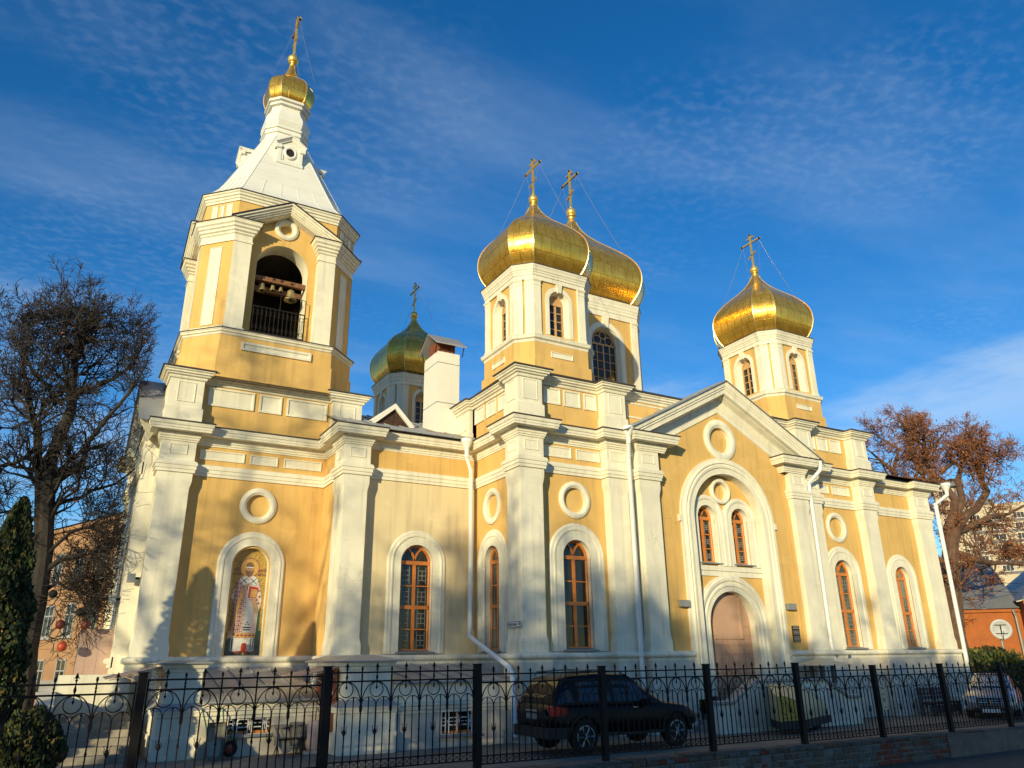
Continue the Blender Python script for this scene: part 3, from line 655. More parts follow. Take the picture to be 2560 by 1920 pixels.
def dome(cx, cy, prof, k, zball, rball, cross_h, cross_half, wires, sc, nsub=3):
    """eight-sided onion dome: prof = [(z, apothem)], k = half-front / apothem at the bulge"""
    # smooth the profile
    pts = []
    n = len(prof)
    for i in range(n - 1):
        p0 = prof[max(i - 1, 0)]; p1 = prof[i]; p2 = prof[i + 1]; p3 = prof[min(i + 2, n - 1)]
        for j in range(nsub):
            t = j / nsub
            f = lambda a, b, c, d: 0.5 * ((2 * b) + (-a + c) * t + (2 * a - 5 * b + 4 * c - d) * t * t + (-a + 3 * b - 3 * c + d) * t ** 3)
            pts.append((f(p0[0], p1[0], p2[0], p3[0]), f(p0[1], p1[1], p2[1], p3[1])))
    pts.append(prof[-1])
    mb = MB(); mb.uv = []
    s = 0.0; S_ = [0.0]
    for a, b in zip(pts[:-1], pts[1:]): s += math.hypot(b[0] - a[0], b[1] - a[1]); S_.append(s)
    rings = [oring(cx, cy, a, a * k, z) for z, a in pts]
    for i in range(len(pts) - 1):
        for j in range(8):
            q = (j + 1) % 8
            A, B, C_, D = rings[i][j], rings[i][q], rings[i + 1][q], rings[i + 1][j]
            w0 = (Vector(B) - Vector(A)).length / 2; w1 = (Vector(C_) - Vector(D)).length / 2
            # subdivide the panel across so that the sheet can carry a slight pillow
            mb.add([A, B, C_, D], [[0, 1, 2, 3]]); o = j * 3.7
            mb.uv.append([(o - w0, S_[i]), (o + w0, S_[i]), (o + w1, S_[i + 1]), (o - w1, S_[i + 1])])
    # smooth along the profile, crisp at the eight ridges
    d = part(mb, 'dome', GOLD)
    me = d.data
    import bmesh
    bm = bmesh.new(); bm.from_mesh(me); bmesh.ops.remove_doubles(bm, verts=bm.verts, dist=1e-5)
    for e in bm.edges:
        v = e.verts; dz = abs(v[0].co.z - v[1].co.z)
        e.smooth = dz < 1e-4
    for f_ in bm.faces: f_.smooth = True
    bmesh.ops.recalc_face_normals(bm, faces=bm.faces)
    bm.to_mesh(me); bm.free()
    r = MB()
    for j in range(8):
        r.tube([(cx + (rings[i][j][0] - cx) * 1.006, cy + (rings[i][j][1] - cy) * 1.006, rings[i][j][2]) for i in range(0, len(pts))], 0.016 * sc, 5)
    r.build('ridge_seam', SEAM, d)
    zt = prof[-1][0]; rt = prof[-1][1]
    f = MB(); f.lathe(cx, cy, [(rt * 1.15, zt - .02), (rt * 1.15, zt + .05), (rt * .9, zt + .07), (rt * .9, zball - rball * .85), (rt * 1.3, zball - rball * .84)] + [(rball * math.sin(math.pi * i / 14), zball - rball * math.cos(math.pi * i / 14)) for i in range(2, 14)] + [(rball * .3, zball + rball * .98), (rball * .3, zball + rball * 1.2)], 20)
    f.build('finial_ball', GOLDP, d, smooth=True)
    cross(cx, cy, zball + rball * .9, cross_h, cross_half, d)
    zc = zball + rball * .9 + cross_h * .74
    for dx, sy, rr_, zz in wires:
        w = MB(); a = Vector((cx, cy + sy * cross_half * .9, zc)); b = Vector((cx + dx * rr_, cy + sy * rr_, zz))
        m_ = [a.lerp(b, t / 6) - Vector((0, 0, 0.10 * sc * math.sin(math.pi * t / 6))) for t in range(7)]
        w.tube(m_, 0.008 * sc, 4); w.build('guy_wire', WIREM, d)
    return d
PROF_S = [(15.58, 1.48), (15.76, 1.62), (16.05, 1.77), (16.45, 1.87), (16.90, 1.86), (17.30, 1.72), (17.68, 1.44), (18.0, 1.12), (18.30, 0.79), (18.62, 0.49), (18.95, 0.27), (19.25, 0.14)]
def keystone(F, a, b0, b1, w0, w1, parent):
    k = MB(); k.add([F(a - w0, b0, 0.0), F(a + w0, b0, 0.0), F(a + w1, b1, 0.0), F(a - w1, b1, 0.0), F(a - w0, b0, 0.10), F(a + w0, b0, 0.10), F(a + w1, b1, 0.10), F(a - w1, b1, 0.10)], [[4, 5, 6, 7], [0, 4, 7, 3], [1, 2, 6, 5], [0, 1, 5, 4]])
    return k.build('keystone', TRM, parent)
def drum_window(F, half, sill, spring, depth, parent, big=False):
    c = -depth
    P = arch(0, half, sill, spring, 18); fw = 0.05 if not big else 0.06
    mb = MB(); sweep(mb, P, [(-0.01, c - .03), (-0.01, c + .04), (fw, c + .04), (fw, c - .03)], F, closed=True)
    if not big:
        mb.fbox(F, -.035, .035, sill, spring, c - .02, c + .035); mb.fbox(F, -half, half, spring - .05, spring + .05, c - .02, c + .045)
        for i in range(1, 4):
            b = sill + (spring - sill) * i / 4; mb.fbox(F, -half, half, b - .016, b + .016, c - .02, c + .02)
    else:
        for a in (-half / 2, half / 2): mb.fbox(F, a - .02, a + .02, sill, spring, c - .02, c + .03)
        mb.fbox(F, -.035, .035, sill, spring, c - .02, c + .036); mb.fbox(F, -half, half, spring - .04, spring + .04, c - .02, c + .04)
        n = int((spring - sill) / 0.42)
        for i in range(1, n + 1):
            b = sill + (spring - sill) * i / (n + 1); mb.fbox(F, -half, half, b - .014, b + .014, c - .02, c + .022)
        for ca, cb, r in ((-half * .46, spring + half * .30, half * .30), (half * .46, spring + half * .30, half * .30), (0, spring + half * .66, half * .25)):
            sweep(mb, circ(ca, cb, r, 20), [(-.02, c - .02), (-.02, c + .03), (.02, c + .03), (.02, c - .02)], F, closed=True)
    mb.build('window', WOODP, parent)
    MB().quad(*[F(p[0], p[1], c - .01) for p in P]).build('pane', GLS, parent)
    if not big: MB().quad(*[F(p[0], p[1], c + .012) for p in arch(0, half - .03, spring, spring, 16)]).build('window_head', WOODP, parent)
def drum(cx, cy, d, f, zr, z_foot, z_band, z_cap, z_cor, half, sill, spring, big=False, visible=(0, 3)):
    """octagonal drum: foot storey, band, window storey with wrap-round pilasters, cornice"""
    mb = MB(); din = d - 0.07; fin = f - 0.05
    mb.loft([oring(cx, cy, d + .10, f + .07, zr), oring(cx, cy, d + .10, f + .07, z_foot - .75 * (z_foot - zr) * .62), oring(cx, cy, d + .02, f + .01, z_foot - .75 * (z_foot - zr) * .60), oring(cx, cy, d + .02, f + .01, z_foot)], True, False, False)
    P = octo(cx, cy, din, fin)
    for i in range(8):
        F, l = seg_frame(P[i], P[(i + 1) % 8])
        if i % 2 == 0:
            Fc = (lambda F, l: (lambda a, b, c: F(a + l / 2, b, c)))(F, l)
            holed(mb, Fc, (-l / 2, l / 2, sill - .10, spring + half + .30), arch(0, half + .10, sill - .05, spring, 18))
            plate(mb, Fc, [(-l / 2, spring + half + .30), (l / 2, spring + half + .30), (l / 2, z_cor), (-l / 2, z_cor)], 0)
            plate(mb, Fc, [(-l / 2, z_foot), (l / 2, z_foot), (l / 2, sill - .10), (-l / 2, sill - .10)], 0)
        else: plate(mb, F, [(0, z_foot), (l, z_foot), (l, z_cor), (0, z_cor)], 0)
    D = part(mb, 'drum', YEL)
    for i in range(8):
        F, l = seg_frame(P[i], P[(i + 1) % 8])
        if i % 2 == 0:
            Fc = (lambda F, l: (lambda a, b, c: F(a + l / 2, b, c)))(F, l)
            t = MB(); A = arch(0, half + .10, sill - .05, spring, 18)
            sweep(t, A, [(0.10, -.30), (0.0, .0), (0.0, .025), (-.16 if not big else -.26, .025), (-.16 if not big else -.26, -.01)], Fc); t.build('window_reveal', TRM, D)
            drum_window(Fc, half, sill, spring, .27, D, big)
            keystone(Fc, 0, spring + half + .02, z_cap + .02, .07 if not big else .12, .115 if not big else .18, D)
            # sunk tablet on the foot storey
            Ff = (lambda F, l: (lambda a, b, c: F(a + l / 2, b, c + .095)))(F, l)
            zt = z_foot - (z_foot - zr) * .26; hh = .30 if not big else .5
            panel(Ff, -hh * 1.5, hh * 1.5, zt - .11, zt + .10, 0.0, 0.03, 0.03, D)
    for i in range(8):
        l1, l2 = (.27, .30) if i % 2 else (.30, .27)
        if big: l1, l2 = (.34, .38) if i % 2 else (.38, .34)
        c = cap_plan(P, i, l1, l2, .07)
        pl = MB(); sweep(pl, c, [(-.02, z_band), (.10, z_band), (.10, z_band + .10), (.075, z_band + .13), (.075, z_cap - .22), (.09, z_cap - .20), (.09, z_cap - .15), (.075, z_cap - .14), (.075, z_cap - .10), (.10, z_cap - .06), (.13, z_cap - .02), (.13, z_cap + .03), (-.02, z_cap + .05)])
        pl.build('pilaster', TRM, D)
    b = MB(); PB = octo(cx, cy, d, f)
    sweep(b, PB, [(-.1, z_foot - .02), (.03, z_foot), (.05, z_foot + .08), (.12, z_foot + .12), (.14, z_foot + .20), (.15, z_foot + .22), (.15, z_foot + .24), (-.1, z_band + .03)], closed=True); b.build('band', TRM, D)
    b = MB(); h = z_cor - z_cap
    sweep(b, PB, [(-.1, z_cap + .02), (.0, z_cap + .02), (.0, z_cap + h * .30), (.03, z_cap + h * .32), (.03, z_cap + h * .46), (.055, z_cap + h * .52), (.06, z_cap + h * .60), (.09, z_cap + h * .66), (.10, z_cap + h * .78), (.13, z_cap + h * .88), (.145, z_cor - .02), (-.25, z_cor + .03)], closed=True); b.build('cornice', TRM, D)
    b = MB(); sweep(b, PB, [(.0, z_cor - .018), (.165, z_cor - .018), (.165, z_cor + .012), (-.3, z_cor + .05)], closed=True); b.build('roof_edge', ROOFD, D)
    return D
W4 = [(-1, -1, 1.35, 17.35), (1, -1, 1.35, 17.35), (-1, 1, 1.35, 17.35), (1, 1, 1.35, 17.35)]
for x, y in ((13.85, 22.2), (26.25, 22.2), (13.85, 34.6), (26.25, 34.6)):
    drum(x, y, 1.62, 1.12, 11.07, 12.55, 12.86, 14.98, 15.56, 0.32, 13.0, 14.32)
    dome(x, y, PROF_S, 0.645, 19.60, 0.20, 1.72, 0.55, W4, 1.0)
PROF_B = [(18.26, 2.22), (18.52, 2.45), (18.95, 2.70), (19.5, 2.86), (20.1, 2.84), (20.7, 2.60), (21.25, 2.16), (21.75, 1.66), (22.25, 1.15), (22.75, 0.71), (23.25, 0.39), (23.75, 0.20)]
drum(CX, CY, 2.42, 1.90, 11.07, 12.9, 13.25, 17.30, 18.24, 0.72, 13.5, 16.0, big=True)
dome(CX, CY, PROF_B, 0.70, 24.40, 0.27, 2.35, 0.70, [(a, b, 2.0, 21.0) for a, b, _, _ in W4], 1.25)
# ---- bell tower ------------------------------------------------------------------
bt = MB(); D0, F0 = 2.80, 1.85
bt.loft([oring(TX, TY, 2.97, 1.93, 11.0), oring(TX, TY, 2.97, 1.93, 11.93), oring(TX, TY, 2.92, 1.90, 11.95), oring(TX, TY, 2.92, 1.90, 12.52)], True, False, False)
part(bt, 'belfry_base', YEL)
BAND = [(-.1, 12.45), (.02, 12.45), (.02, 12.52), (.06, 12.55), (.08, 12.60), (.13, 12.63), (.13, 12.68), (.16, 12.70), (.16, 12.72), (-.5, 12.78)]
part(sweep(MB(), octo(TX, TY, 2.88, F0), BAND, closed=True), 'band', TRM)
part(sweep(MB(), octo(TX, TY, 2.88, F0), [(0, 12.722), (.185, 12.722), (.185, 12.75), (-.4, 12.82)], closed=True), 'roof_edge', ROOFD)
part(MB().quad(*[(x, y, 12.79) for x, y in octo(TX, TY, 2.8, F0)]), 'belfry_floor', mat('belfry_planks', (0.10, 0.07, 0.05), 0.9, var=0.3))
for ang in (0, 90, 180, 270):
    Fx = frame((TX, TY, 0), ang)
    Fd = (lambda Fx: (lambda a, b, c: Fx(a, b, c + 2.45)))(Fx)          # wall plane 3.0 from the axis
    mb = MB(); A = arch(0, 0.92, 12.80, 15.68, 26)
    mb2 = MB()
    for i in range(8): pass
    holed(mb, Fd, (-1.9, 1.9, 12.70, 16.75), A); plate(mb, Fd, [(-1.9, 16.75), (-0.6, 16.75), (-0.6, 17.9), (-1.9, 17.2)], 0); plate(mb, Fd, [(0.6, 16.75), (1.9, 16.75), (1.9, 17.2), (0.6, 17.9)], 0)
    holed(mb, Fd, (-0.6, 0.6, 16.75, 17.85), circ(0, 17.30, 0.24, 28))
    w = part(mb, 'belfry_wall', YEL)
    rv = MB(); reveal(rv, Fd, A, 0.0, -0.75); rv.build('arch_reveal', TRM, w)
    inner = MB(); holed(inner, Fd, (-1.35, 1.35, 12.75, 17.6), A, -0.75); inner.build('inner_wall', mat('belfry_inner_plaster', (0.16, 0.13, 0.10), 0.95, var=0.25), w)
    if ang: inner_b = MB(); inner_b.fbox(Fd, -1.3, 1.3, 13.55 if ang == 180 else 13.1, 17.2, -.86, -.80); inner_b.build('dark_screen', mat('belfry_dark_screen', (0.05, 0.035, 0.025), .95, var=.4, vscale=6), w)  # dark screens added to block the sky and keep the belfry dim inside
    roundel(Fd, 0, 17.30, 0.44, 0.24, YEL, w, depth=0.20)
    # raking pediment between the corner piers
    rk = MB(); sweep(rk, [(-1.98, 17.0), (0, 18.10), (1.98, 17.0)], [(-0.02, 0.02), (-0.02, 0.62), (0.04, 0.61), (0.06, 0.55), (0.12, 0.54), (0.14, 0.49), (0.18, 0.48), (0.20, 0.43), (0.24, 0.42), (0.25, 0.37), (0.28, 0.36), (0.29, 0.10), (0.29, -0.02)], Fd); rk.build('pediment', TRM, w)
    re = MB(); sweep(re, [(-2.02, 16.993), (0, 18.115), (2.02, 16.993)], [(-0.05, -0.1), (-0.05, 0.66), (-0.022, 0.66), (-0.022, -0.1)], Fd); re.build('roof_edge', ROOFD, w)
    # tablet on the belfry foot
    Fb = (lambda Fx: (lambda a, b, c: Fx(a, b, c + 2.93)))(Fx)
    panel(Fb, -1.18, 1.18, 12.06, 12.36, 0.0, 0.10, 0.05, w)
P = octo(TX, TY, 2.79, 1.83)
for i in (0, 1, 2, 3, 4, 5, 6, 7):
    # pier wrapping the vertex: short face on the cardinal side
    odd = i % 2
    n = 8; p = Vector((*P[i], 0)); a = Vector((*P[i - 1], 0)); b = Vector((*P[(i + 1) % n], 0))
    card = (b if odd == 0 else a); cham = (a if odd == 0 else b)
    l = .62
    q = p + (card - p).normalized() * l
    inn = Vector((TX, TY, 0))
    wv = ((p + card) / 2 - inn); wv = wv.normalized() * .34
    path = [(q.x - wv.x, q.y - wv.y), (q.x, q.y), (p.x, p.y)] if odd else [(p.x, p.y), (q.x, q.y), (q.x - wv.x, q.y - wv.y)]
    path = path if odd == 0 else path
    if odd: path = path[::1]
    ch2 = p + (cham - p) * .5
    full = ([(ch2.x, ch2.y)] + path) if odd == 0 else (path + [(ch2.x, ch2.y)])
    pr = MB(); sweep(pr, path, [(-.02, 12.72), (.06, 12.72), (.06, 12.84), (.03, 12.90), (.0, 12.92), (.0, 16.20), (-.02, 16.22)], caps=False); part(pr, 'pier', TRM)
    cf = MB(); sweep(cf, full, [(-.02, 16.18), (.03, 16.18), (.03, 16.24), (.0, 16.26), (.0, 16.46), (.05, 16.50), (.05, 16.56), (.11, 16.60), (.11, 16.68), (.17, 16.72), (.17, 16.80), (.23, 16.85), (.24, 16.93), (.27, 16.98), (-.3, 17.04)]); part(cf, 'pier_cornice', TRM)
    ce = MB(); sweep(ce, full, [(.0, 16.985), (.30, 16.985), (.30, 17.015), (-.3, 17.08)]); part(ce, 'roof_edge', ROOFD)
for i in (1, 3, 5, 7):
    F, l = seg_frame(P[i], P[(i + 1) % 8])
    part(MB().quad(F(0, 12.7, -.01), F(l, 12.7, -.01), F(l, 17.0, -.01), F(0, 17.0, -.01)), 'chamfer_wall', YEL)
    panel(F, l / 2 - .24, l / 2 + .24, 12.98, 16.0, -.008, 0.03, 0.025)
    part(MB().fbox(F, .02, l - .02, 12.70, 12.90, -.02, .03), 'plinth', TRM)
    F2, l2 = seg_frame(octo(TX, TY, 2.77, 1.80)[i], octo(TX, TY, 2.77, 1.80)[(i + 1) % 8])
    for a0, a1 in ((.26, .50), (.74, l2 - .74), (l2 - .50, l2 - .26)): panel(F2, a0, a1, 17.25, 17.78, 0, .03, .025)
up = MB(); PU = octo(TX, TY, 2.77, 1.80)
for i in range(8):
    F, l = seg_frame(PU[i], PU[(i + 1) % 8])
    if i % 2: plate(up, F, [(0, 16.98), (l, 16.98), (l, 18.3), (0, 18.3)], 0)
    else: plate(up, F, [(0, 17.0), (l / 2, 18.0), (l / 2, 18.3), (0, 18.3)], 0); plate(up, F, [(l, 17.0), (l / 2, 18.0), (l / 2, 18.3), (l, 18.3)], 0)
part(up, 'upper_wall', YEL)
part(sweep(MB(), octo(TX, TY, 2.77, 1.80), [(-.02, 17.84), (.04, 17.84), (.04, 17.92), (.08, 17.95), (.08, 18.02), (.13, 18.05), (.14, 18.12), (.18, 18.15), (.19, 18.20), (-.2, 18.24)], closed=True), 'cornice', TRM)
part(sweep(MB(), octo(TX, TY, 2.77, 1.80), [(0, 18.205), (.22, 18.205), (.22, 18.235), (-.2, 18.27)], closed=True), 'roof_edge', ROOFD)
tent_levels = [(18.24, 2.93, 1.88), (18.48, 2.66, 1.77), (18.75, 2.45, 1.68), (19.05, 2.30, 1.59), (19.4, 2.15, 1.47), (22.52, .85, 0.47)]
tent = MB().loft([oring(TX, TY, d, f, z) for z, d, f in tent_levels], True, False, True)
tent = part(tent, 'tent_roof', TNT)
sm = MB()
def tent_at(z):
    for (za, da, fa), (zb, db, fb) in zip(tent_levels[:-1], tent_levels[1:]):
        if za <= z <= zb: t = (z - za) / (zb - za); return da + (db - da) * t, fa + (fb - fa) * t
    return tent_levels[-1][1:]
for z in (19.42, 19.95, 20.48, 21.01, 21.54, 22.07):
    d, f = tent_at(z); R_ = octo(TX, TY, d + .004, f + .003)
    for j in range(8):
        a, b = R_[j], R_[(j + 1) % 8]; sm.tube([(*a, z), (*b, z)], .0045, 4)
for j in range(8):
    sm.tube([(*octo(TX, TY, d + .01, f + .008)[j], z) for z, d, f in tent_levels], .009, 4)
for j in range(0, 8):
    for t in (.2, .4, .6, .8):
        pts = []
        for z, d, f in tent_levels[:5]:
            R_ = octo(TX, TY, d + .01, f + .008); a, b = Vector((*R_[j], z)), Vector((*R_[(j + 1) % 8], z)); pts.append(a.lerp(b, t))
        sm.tube(pts, .008, 4)
sm.build('sheet_seam', TNT, tent)
for ang in (0, 90, 180, 270):                    # little gabled dormers on the tent
    F0x = frame((TX, TY, 0), ang); Fx = (lambda F0x: (lambda a, b, c: F0x(a * .87, b, c)))(F0x); c0 = 1.58
    q = MB()
    q.fbox(Fx, -.52, .52, 20.75, 21.62, .8, c0); dmr = part(q, 'tent_dormer', TNT)
    Fq = (lambda Fx: (lambda a, b, c: Fx(a, b, c + 1.58)))(Fx)
    t = MB(); t.fbox(Fq, -.60, .60, 20.72, 20.86, -.7, .06); t.fbox(Fq, -.56, -.40, 20.86, 21.55, -.4, .05); t.fbox(Fq, .40, .56, 20.86, 21.55, -.4, .05); t.fbox(Fq, -.40, -.30, 20.90, 21.5, -.2, .03); t.fbox(Fq, .30, .40, 20.90, 21.5, -.2, .03)
    t.add([Fq(-.30, 21.62, 0), Fq(.30, 21.62, 0), Fq(0, 21.98, 0)], [[0, 1, 2]])
    plate(t, Fq, [(-.52, 21.55), (.52, 21.55), (.52, 21.66), (0, 22.0), (-.52, 21.66)], .004)
    sweep(t, [(-.66, 21.58), (0, 21.97), (.66, 21.58)], [(-.10, -1.2), (-.10, .16), (-.05, .16), (-.04, .12), (.0, .11), (.02, .07), (.07, .06), (.07, -.02)], Fq)
    for s in (-1, 1): t.fbox(Fq, min(s * .42, s * .66), max(s * .42, s * .66), 21.40, 21.56, -.02, .11)
    t.build('dormer_trim', TNT, dmr)
    g = MB(); sweep(g, circ(0, 21.30, .19, 28), [(0, -.02), (0, .05), (-.05, .07), (-.10, .05), (-.12, .02), (-.12, -.02)], Fq, closed=True); g.build('oculus_ring', TNT, dmr)
    MB().quad(*[Fq(p[0], p[1], .012) for p in circ(0, 21.30, .19, 28)]).build('oculus', DARK, dmr)
nk = MB()
nk.loft([oring(TX, TY, d * .87, d * .48, 22.48 + (z - 22.88) * 1.02) for z, d in ((22.88, .94), (22.88, 1.0), (23.0, 1.0), (23.02, .95), (23.10, .95), (23.12, 1.02), (23.24, 1.02), (23.25, .97), (23.32, .97), (23.34, 1.04), (23.44, 1.04), (23.45, .93), (23.56, .99), (23.72, 1.05), (23.90, 1.05), (24.08, .97), (24.26, .86), (24.42, .80), (24.56, .80), (24.58, .93), (24.66, .93), (24.67, .89), (24.74, .89), (24.75, 1.0), (24.86, 1.0), (24.87, .7))])
part(nk, 'neck', TNT)
PROF_T = [(24.50, 0.72), (24.60, 0.81), (24.80, 0.90), (25.08, 0.95), (25.36, 0.94), (25.62, 0.85), (25.84, 0.69), (26.02, 0.50), (26.20, 0.34), (26.44, 0.235), (26.70, 0.17), (26.92, 0.125)]
dome(TX, TY, PROF_T, 0.56, 27.32, 0.24, 2.15, 0.60, [(-1, -1, .85, 25.75), (1, 1, .85, 25.75), (1, -1, .85, 25.75)], 0.9)
# bell beam inside the belfry and the railing across the opening
bm_ = MB(); bm_.box(TX - 1.6, TX + 1.25, 25.55, 25.70, 15.12, 15.30); bm_.box(TX - 1.6, TX + 1.5, 26.6, 26.8, 15.2, 15.4)
part(bm_, 'bell_beam', mat('old_timber', (0.20, 0.09, 0.04), 0.85, var=0.4, vscale=10))
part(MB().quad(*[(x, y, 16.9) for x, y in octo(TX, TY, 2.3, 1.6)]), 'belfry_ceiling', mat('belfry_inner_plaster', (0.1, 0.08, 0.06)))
rl = MB()
for b, zz in ((12.95, 0), (13.92, 0)): rl.box(TX - .90, TX + .92, 25.24, 25.27, b, b + .035)
for i in range(13):
    x = TX - .88 + i * .148; rl.tube([(x, 25.255, 12.8), (x, 25.255, 13.95)], .012, 5)
    if i < 12:
        rl.tube([(x + .074 + .07 * math.cos(t * .7), 25.25, 13.72 + .08 * math.sin(t * .7)) for t in range(10)], .009, 4)
        rl.tube([(x + .074 + .06 * math.cos(t * .7), 25.25, 13.15 + .07 * math.sin(t * .7)) for t in range(10)], .009, 4)
rl.tube([(TX + .02, 25.25, 13.95), (TX + .02, 25.25, 14.55), (TX + .92, 25.25, 14.5), (TX + .92, 25.25, 12.8)], .016, 5)
part(rl, 'railing', BLKI)
BRONZE = mat('weathered_bronze', (0.36, 0.27, 0.12), 0.5, metal=0.5, var=0.3, vscale=8)
def bell(x, r, z, label):
    h = r * 1.7
    b = MB(); b.lathe(x, 25.62, [(r * .12, z + h * .08), (r * .35, z + h * .02), (r * .52, z - h * .06), (r * .58, z - h * .3), (r * .66, z - h * .6), (r * .82, z - h * .85), (r, z - h), (r * .96, z - h * 1.02), (r * .8, z - h * .9), (r * .5, z - h * .3)], 20)
    root = empty('bell', (x, 25.62, z), label, 'bell', 'bells hanging in the belfry arch')
    b.build('bell_body', BRONZE, root, smooth=True)
    s = MB()
    for dx in (-.03, .03): s.tube([(x + dx, 25.62, z + h * .05), (x + dx, 25.52, z + .26), (x + dx, 25.62, 15.32)], .012, 4)
    s.build('hanger', BLKI, root)
    c = MB(); c.tube([(x, 25.62, z - h * .2), (x, 25.62, z - h * 1.05)], [.012, .03], 6); c.build('clapper', BLKI, root)
bell(TX - .62, .17, 15.02, 'dull bronze bell hanging leftmost under the belfry beam')
bell(TX - .24, .12, 15.03, 'smaller bronze bell beside the leftmost one under the belfry beam')
bell(TX + .05, .105, 15.02, 'smallest bronze bell between a small and a big bell')
bell(TX + .42, .235, 14.98, 'biggest bronze bell hanging at the right of the belfry arch')
# ================================================================== GROUND, ANNEX, STAIRS, FENCE, SMALL THINGS
ASPH = mat('asphalt', (0.068, 0.056, 0.044), 0.95, var=0.25, vscale=2, bump=0.4, bscale=60)
YARD = mat('yard_paving', (0.20, 0.165, 0.125), 0.95, var=0.30, vscale=1.2, bump=0.4, bscale=40)
tag(MB().quad((-500, -400, -0.5), (700, -400, -0.5), (700, 900, -0.5), (-500, 900, -0.5)).build('street', ASPH), kind='structure')
yd = MB(); yd.add([(-60, 13.95, 0), (200, 13.95, 0), (200, 300, 0), (-60, 300, 0), (-60, 13.95, -.5), (200, 13.95, -.5)], [[0, 1, 2, 3], [0, 1, 5, 4]])
tag(yd.build('yard', YARD), kind='structure')
# ---- basement annex of the church -------------------------------------------------
def leanto(x0, x1, yf, yb, zf, zb, win):
    mb = MB(); F = south(0, yf)
    if win:
        a0, a1, b0, b1 = win
        holed(mb, F, (x0, x1, 0, 1.05), [(a0, b0), (a0, b1), (a1, b1), (a1, b0)])
        reveal(mb, F, [(a0, b0), (a0, b1), (a1, b1), (a1, b0)], 0, -.22)
    plate(mb, F, [(x0, 1.05), (x1, 1.05), (x1, zf), (x0, zf)], 0)
    part(mb, 'annex_wall', BAS)
    r = MB(); k = (zb - zf) / (yb - yf)
    r.add([(x0, yf - .18, zf - .18 * k), (x1, yf - .18, zf - .18 * k), (x1, yb, zb), (x0, yb, zb), (x0, yf - .18, zf - .18 * k - .04), (x1, yf - .18, zf - .18 * k - .04), (x1, yf, zf - .05), (x0, yf, zf - .05)], [[0, 1, 2, 3], [0, 1, 5, 4], [4, 5, 6, 7]])
    n = int((x1 - x0) / .55)
    for i in range(1, n):
        x = x0 + (x1 - x0) * i / n
        r.add([(x - .012, yf - .18, zf - .18 * k), (x + .012, yf - .18, zf - .18 * k), (x + .012, yb, zb), (x - .012, yb, zb), (x - .012, yf - .18, zf - .18 * k + .035), (x + .012, yf - .18, zf - .18 * k + .035), (x + .012, yb, zb + .035), (x - .012, yb, zb + .035)], [[0, 1, 5, 4], [4, 5, 6, 7], [1, 2, 6, 5], [3, 0, 4, 7]])
    part(r, 'annex_roof', ROOFM)
    c = MB(); sweep(c, [(x0, yf), (x1, yf)], [(-.02, .86), (.03, .86), (.03, .92), (.07, .95), (.07, 1.03), (.12, 1.05), (.12, 1.09), (-.02, 1.12)]); part(c, 'string_course', TRM)
    if win:
        w = MB(); c = -.16
        for q in ((a0, a0 + .06, b0, b1), (a1 - .06, a1, b0, b1), (a0, a1, b0, b0 + .06), (a0, a1, b1 - .06, b1), ((a0 + a1) / 2 - .03, (a0 + a1) / 2 + .03, b0, b1)): w.fbox(F, *q, c - .03, c + .03)
        w = part(w, 'window', WOOD)
        MB().quad(*[F(a, b, c - .005) for a, b in ((a0, b0), (a1, b0), (a1, b1), (a0, b1))]).build('pane', GLS, w)
        g = MB(); t = .012; n = 3
        for i in range(n):
            m = a0 + (a1 - a0) * (i + .5) / n; h = (b0 + b1) / 2; s = (a1 - a0) / n * .5
            for d in (-.05, .05): g.fbox(F, m + d - t, m + d + t, b0 + .02, b1 - .02, -.06, -.045)
            for bb in (h - .09, h + .09):
                g.fbox(F, m - s, m - .05, bb - t, bb + t, -.06, -.046); g.fbox(F, m + .05, m + s, bb - t, bb + t, -.06, -.046)
            for k2 in range(4):
                an = math.pi * k2 / 4; dx, dy = .15 * math.cos(an), .15 * math.sin(an)
                g.tube([F(m - dx, h - dy, -.04), F(m + dx, h + dy, -.04)], .010, 4)
        g.build('grille', WHT, w)
        s = MB(); s.fbox(F, a0 - .08, a1 + .10, b0 - .07, b0 - .01, -.2, .12); s.build('sill', GREYM, w)
leanto(3.30, 6.35, 21.10, 25.36, 1.30, 2.02, (3.95, 5.02, .50, .98))
leanto(7.70, 11.45, 19.90, 23.26, 1.66, 2.05, (9.16, 10.18, .32, .92))
part(MB().box(7.75, 11.40, 19.87, 19.93, 1.12, 1.60), 'annex_fascia', TRM)
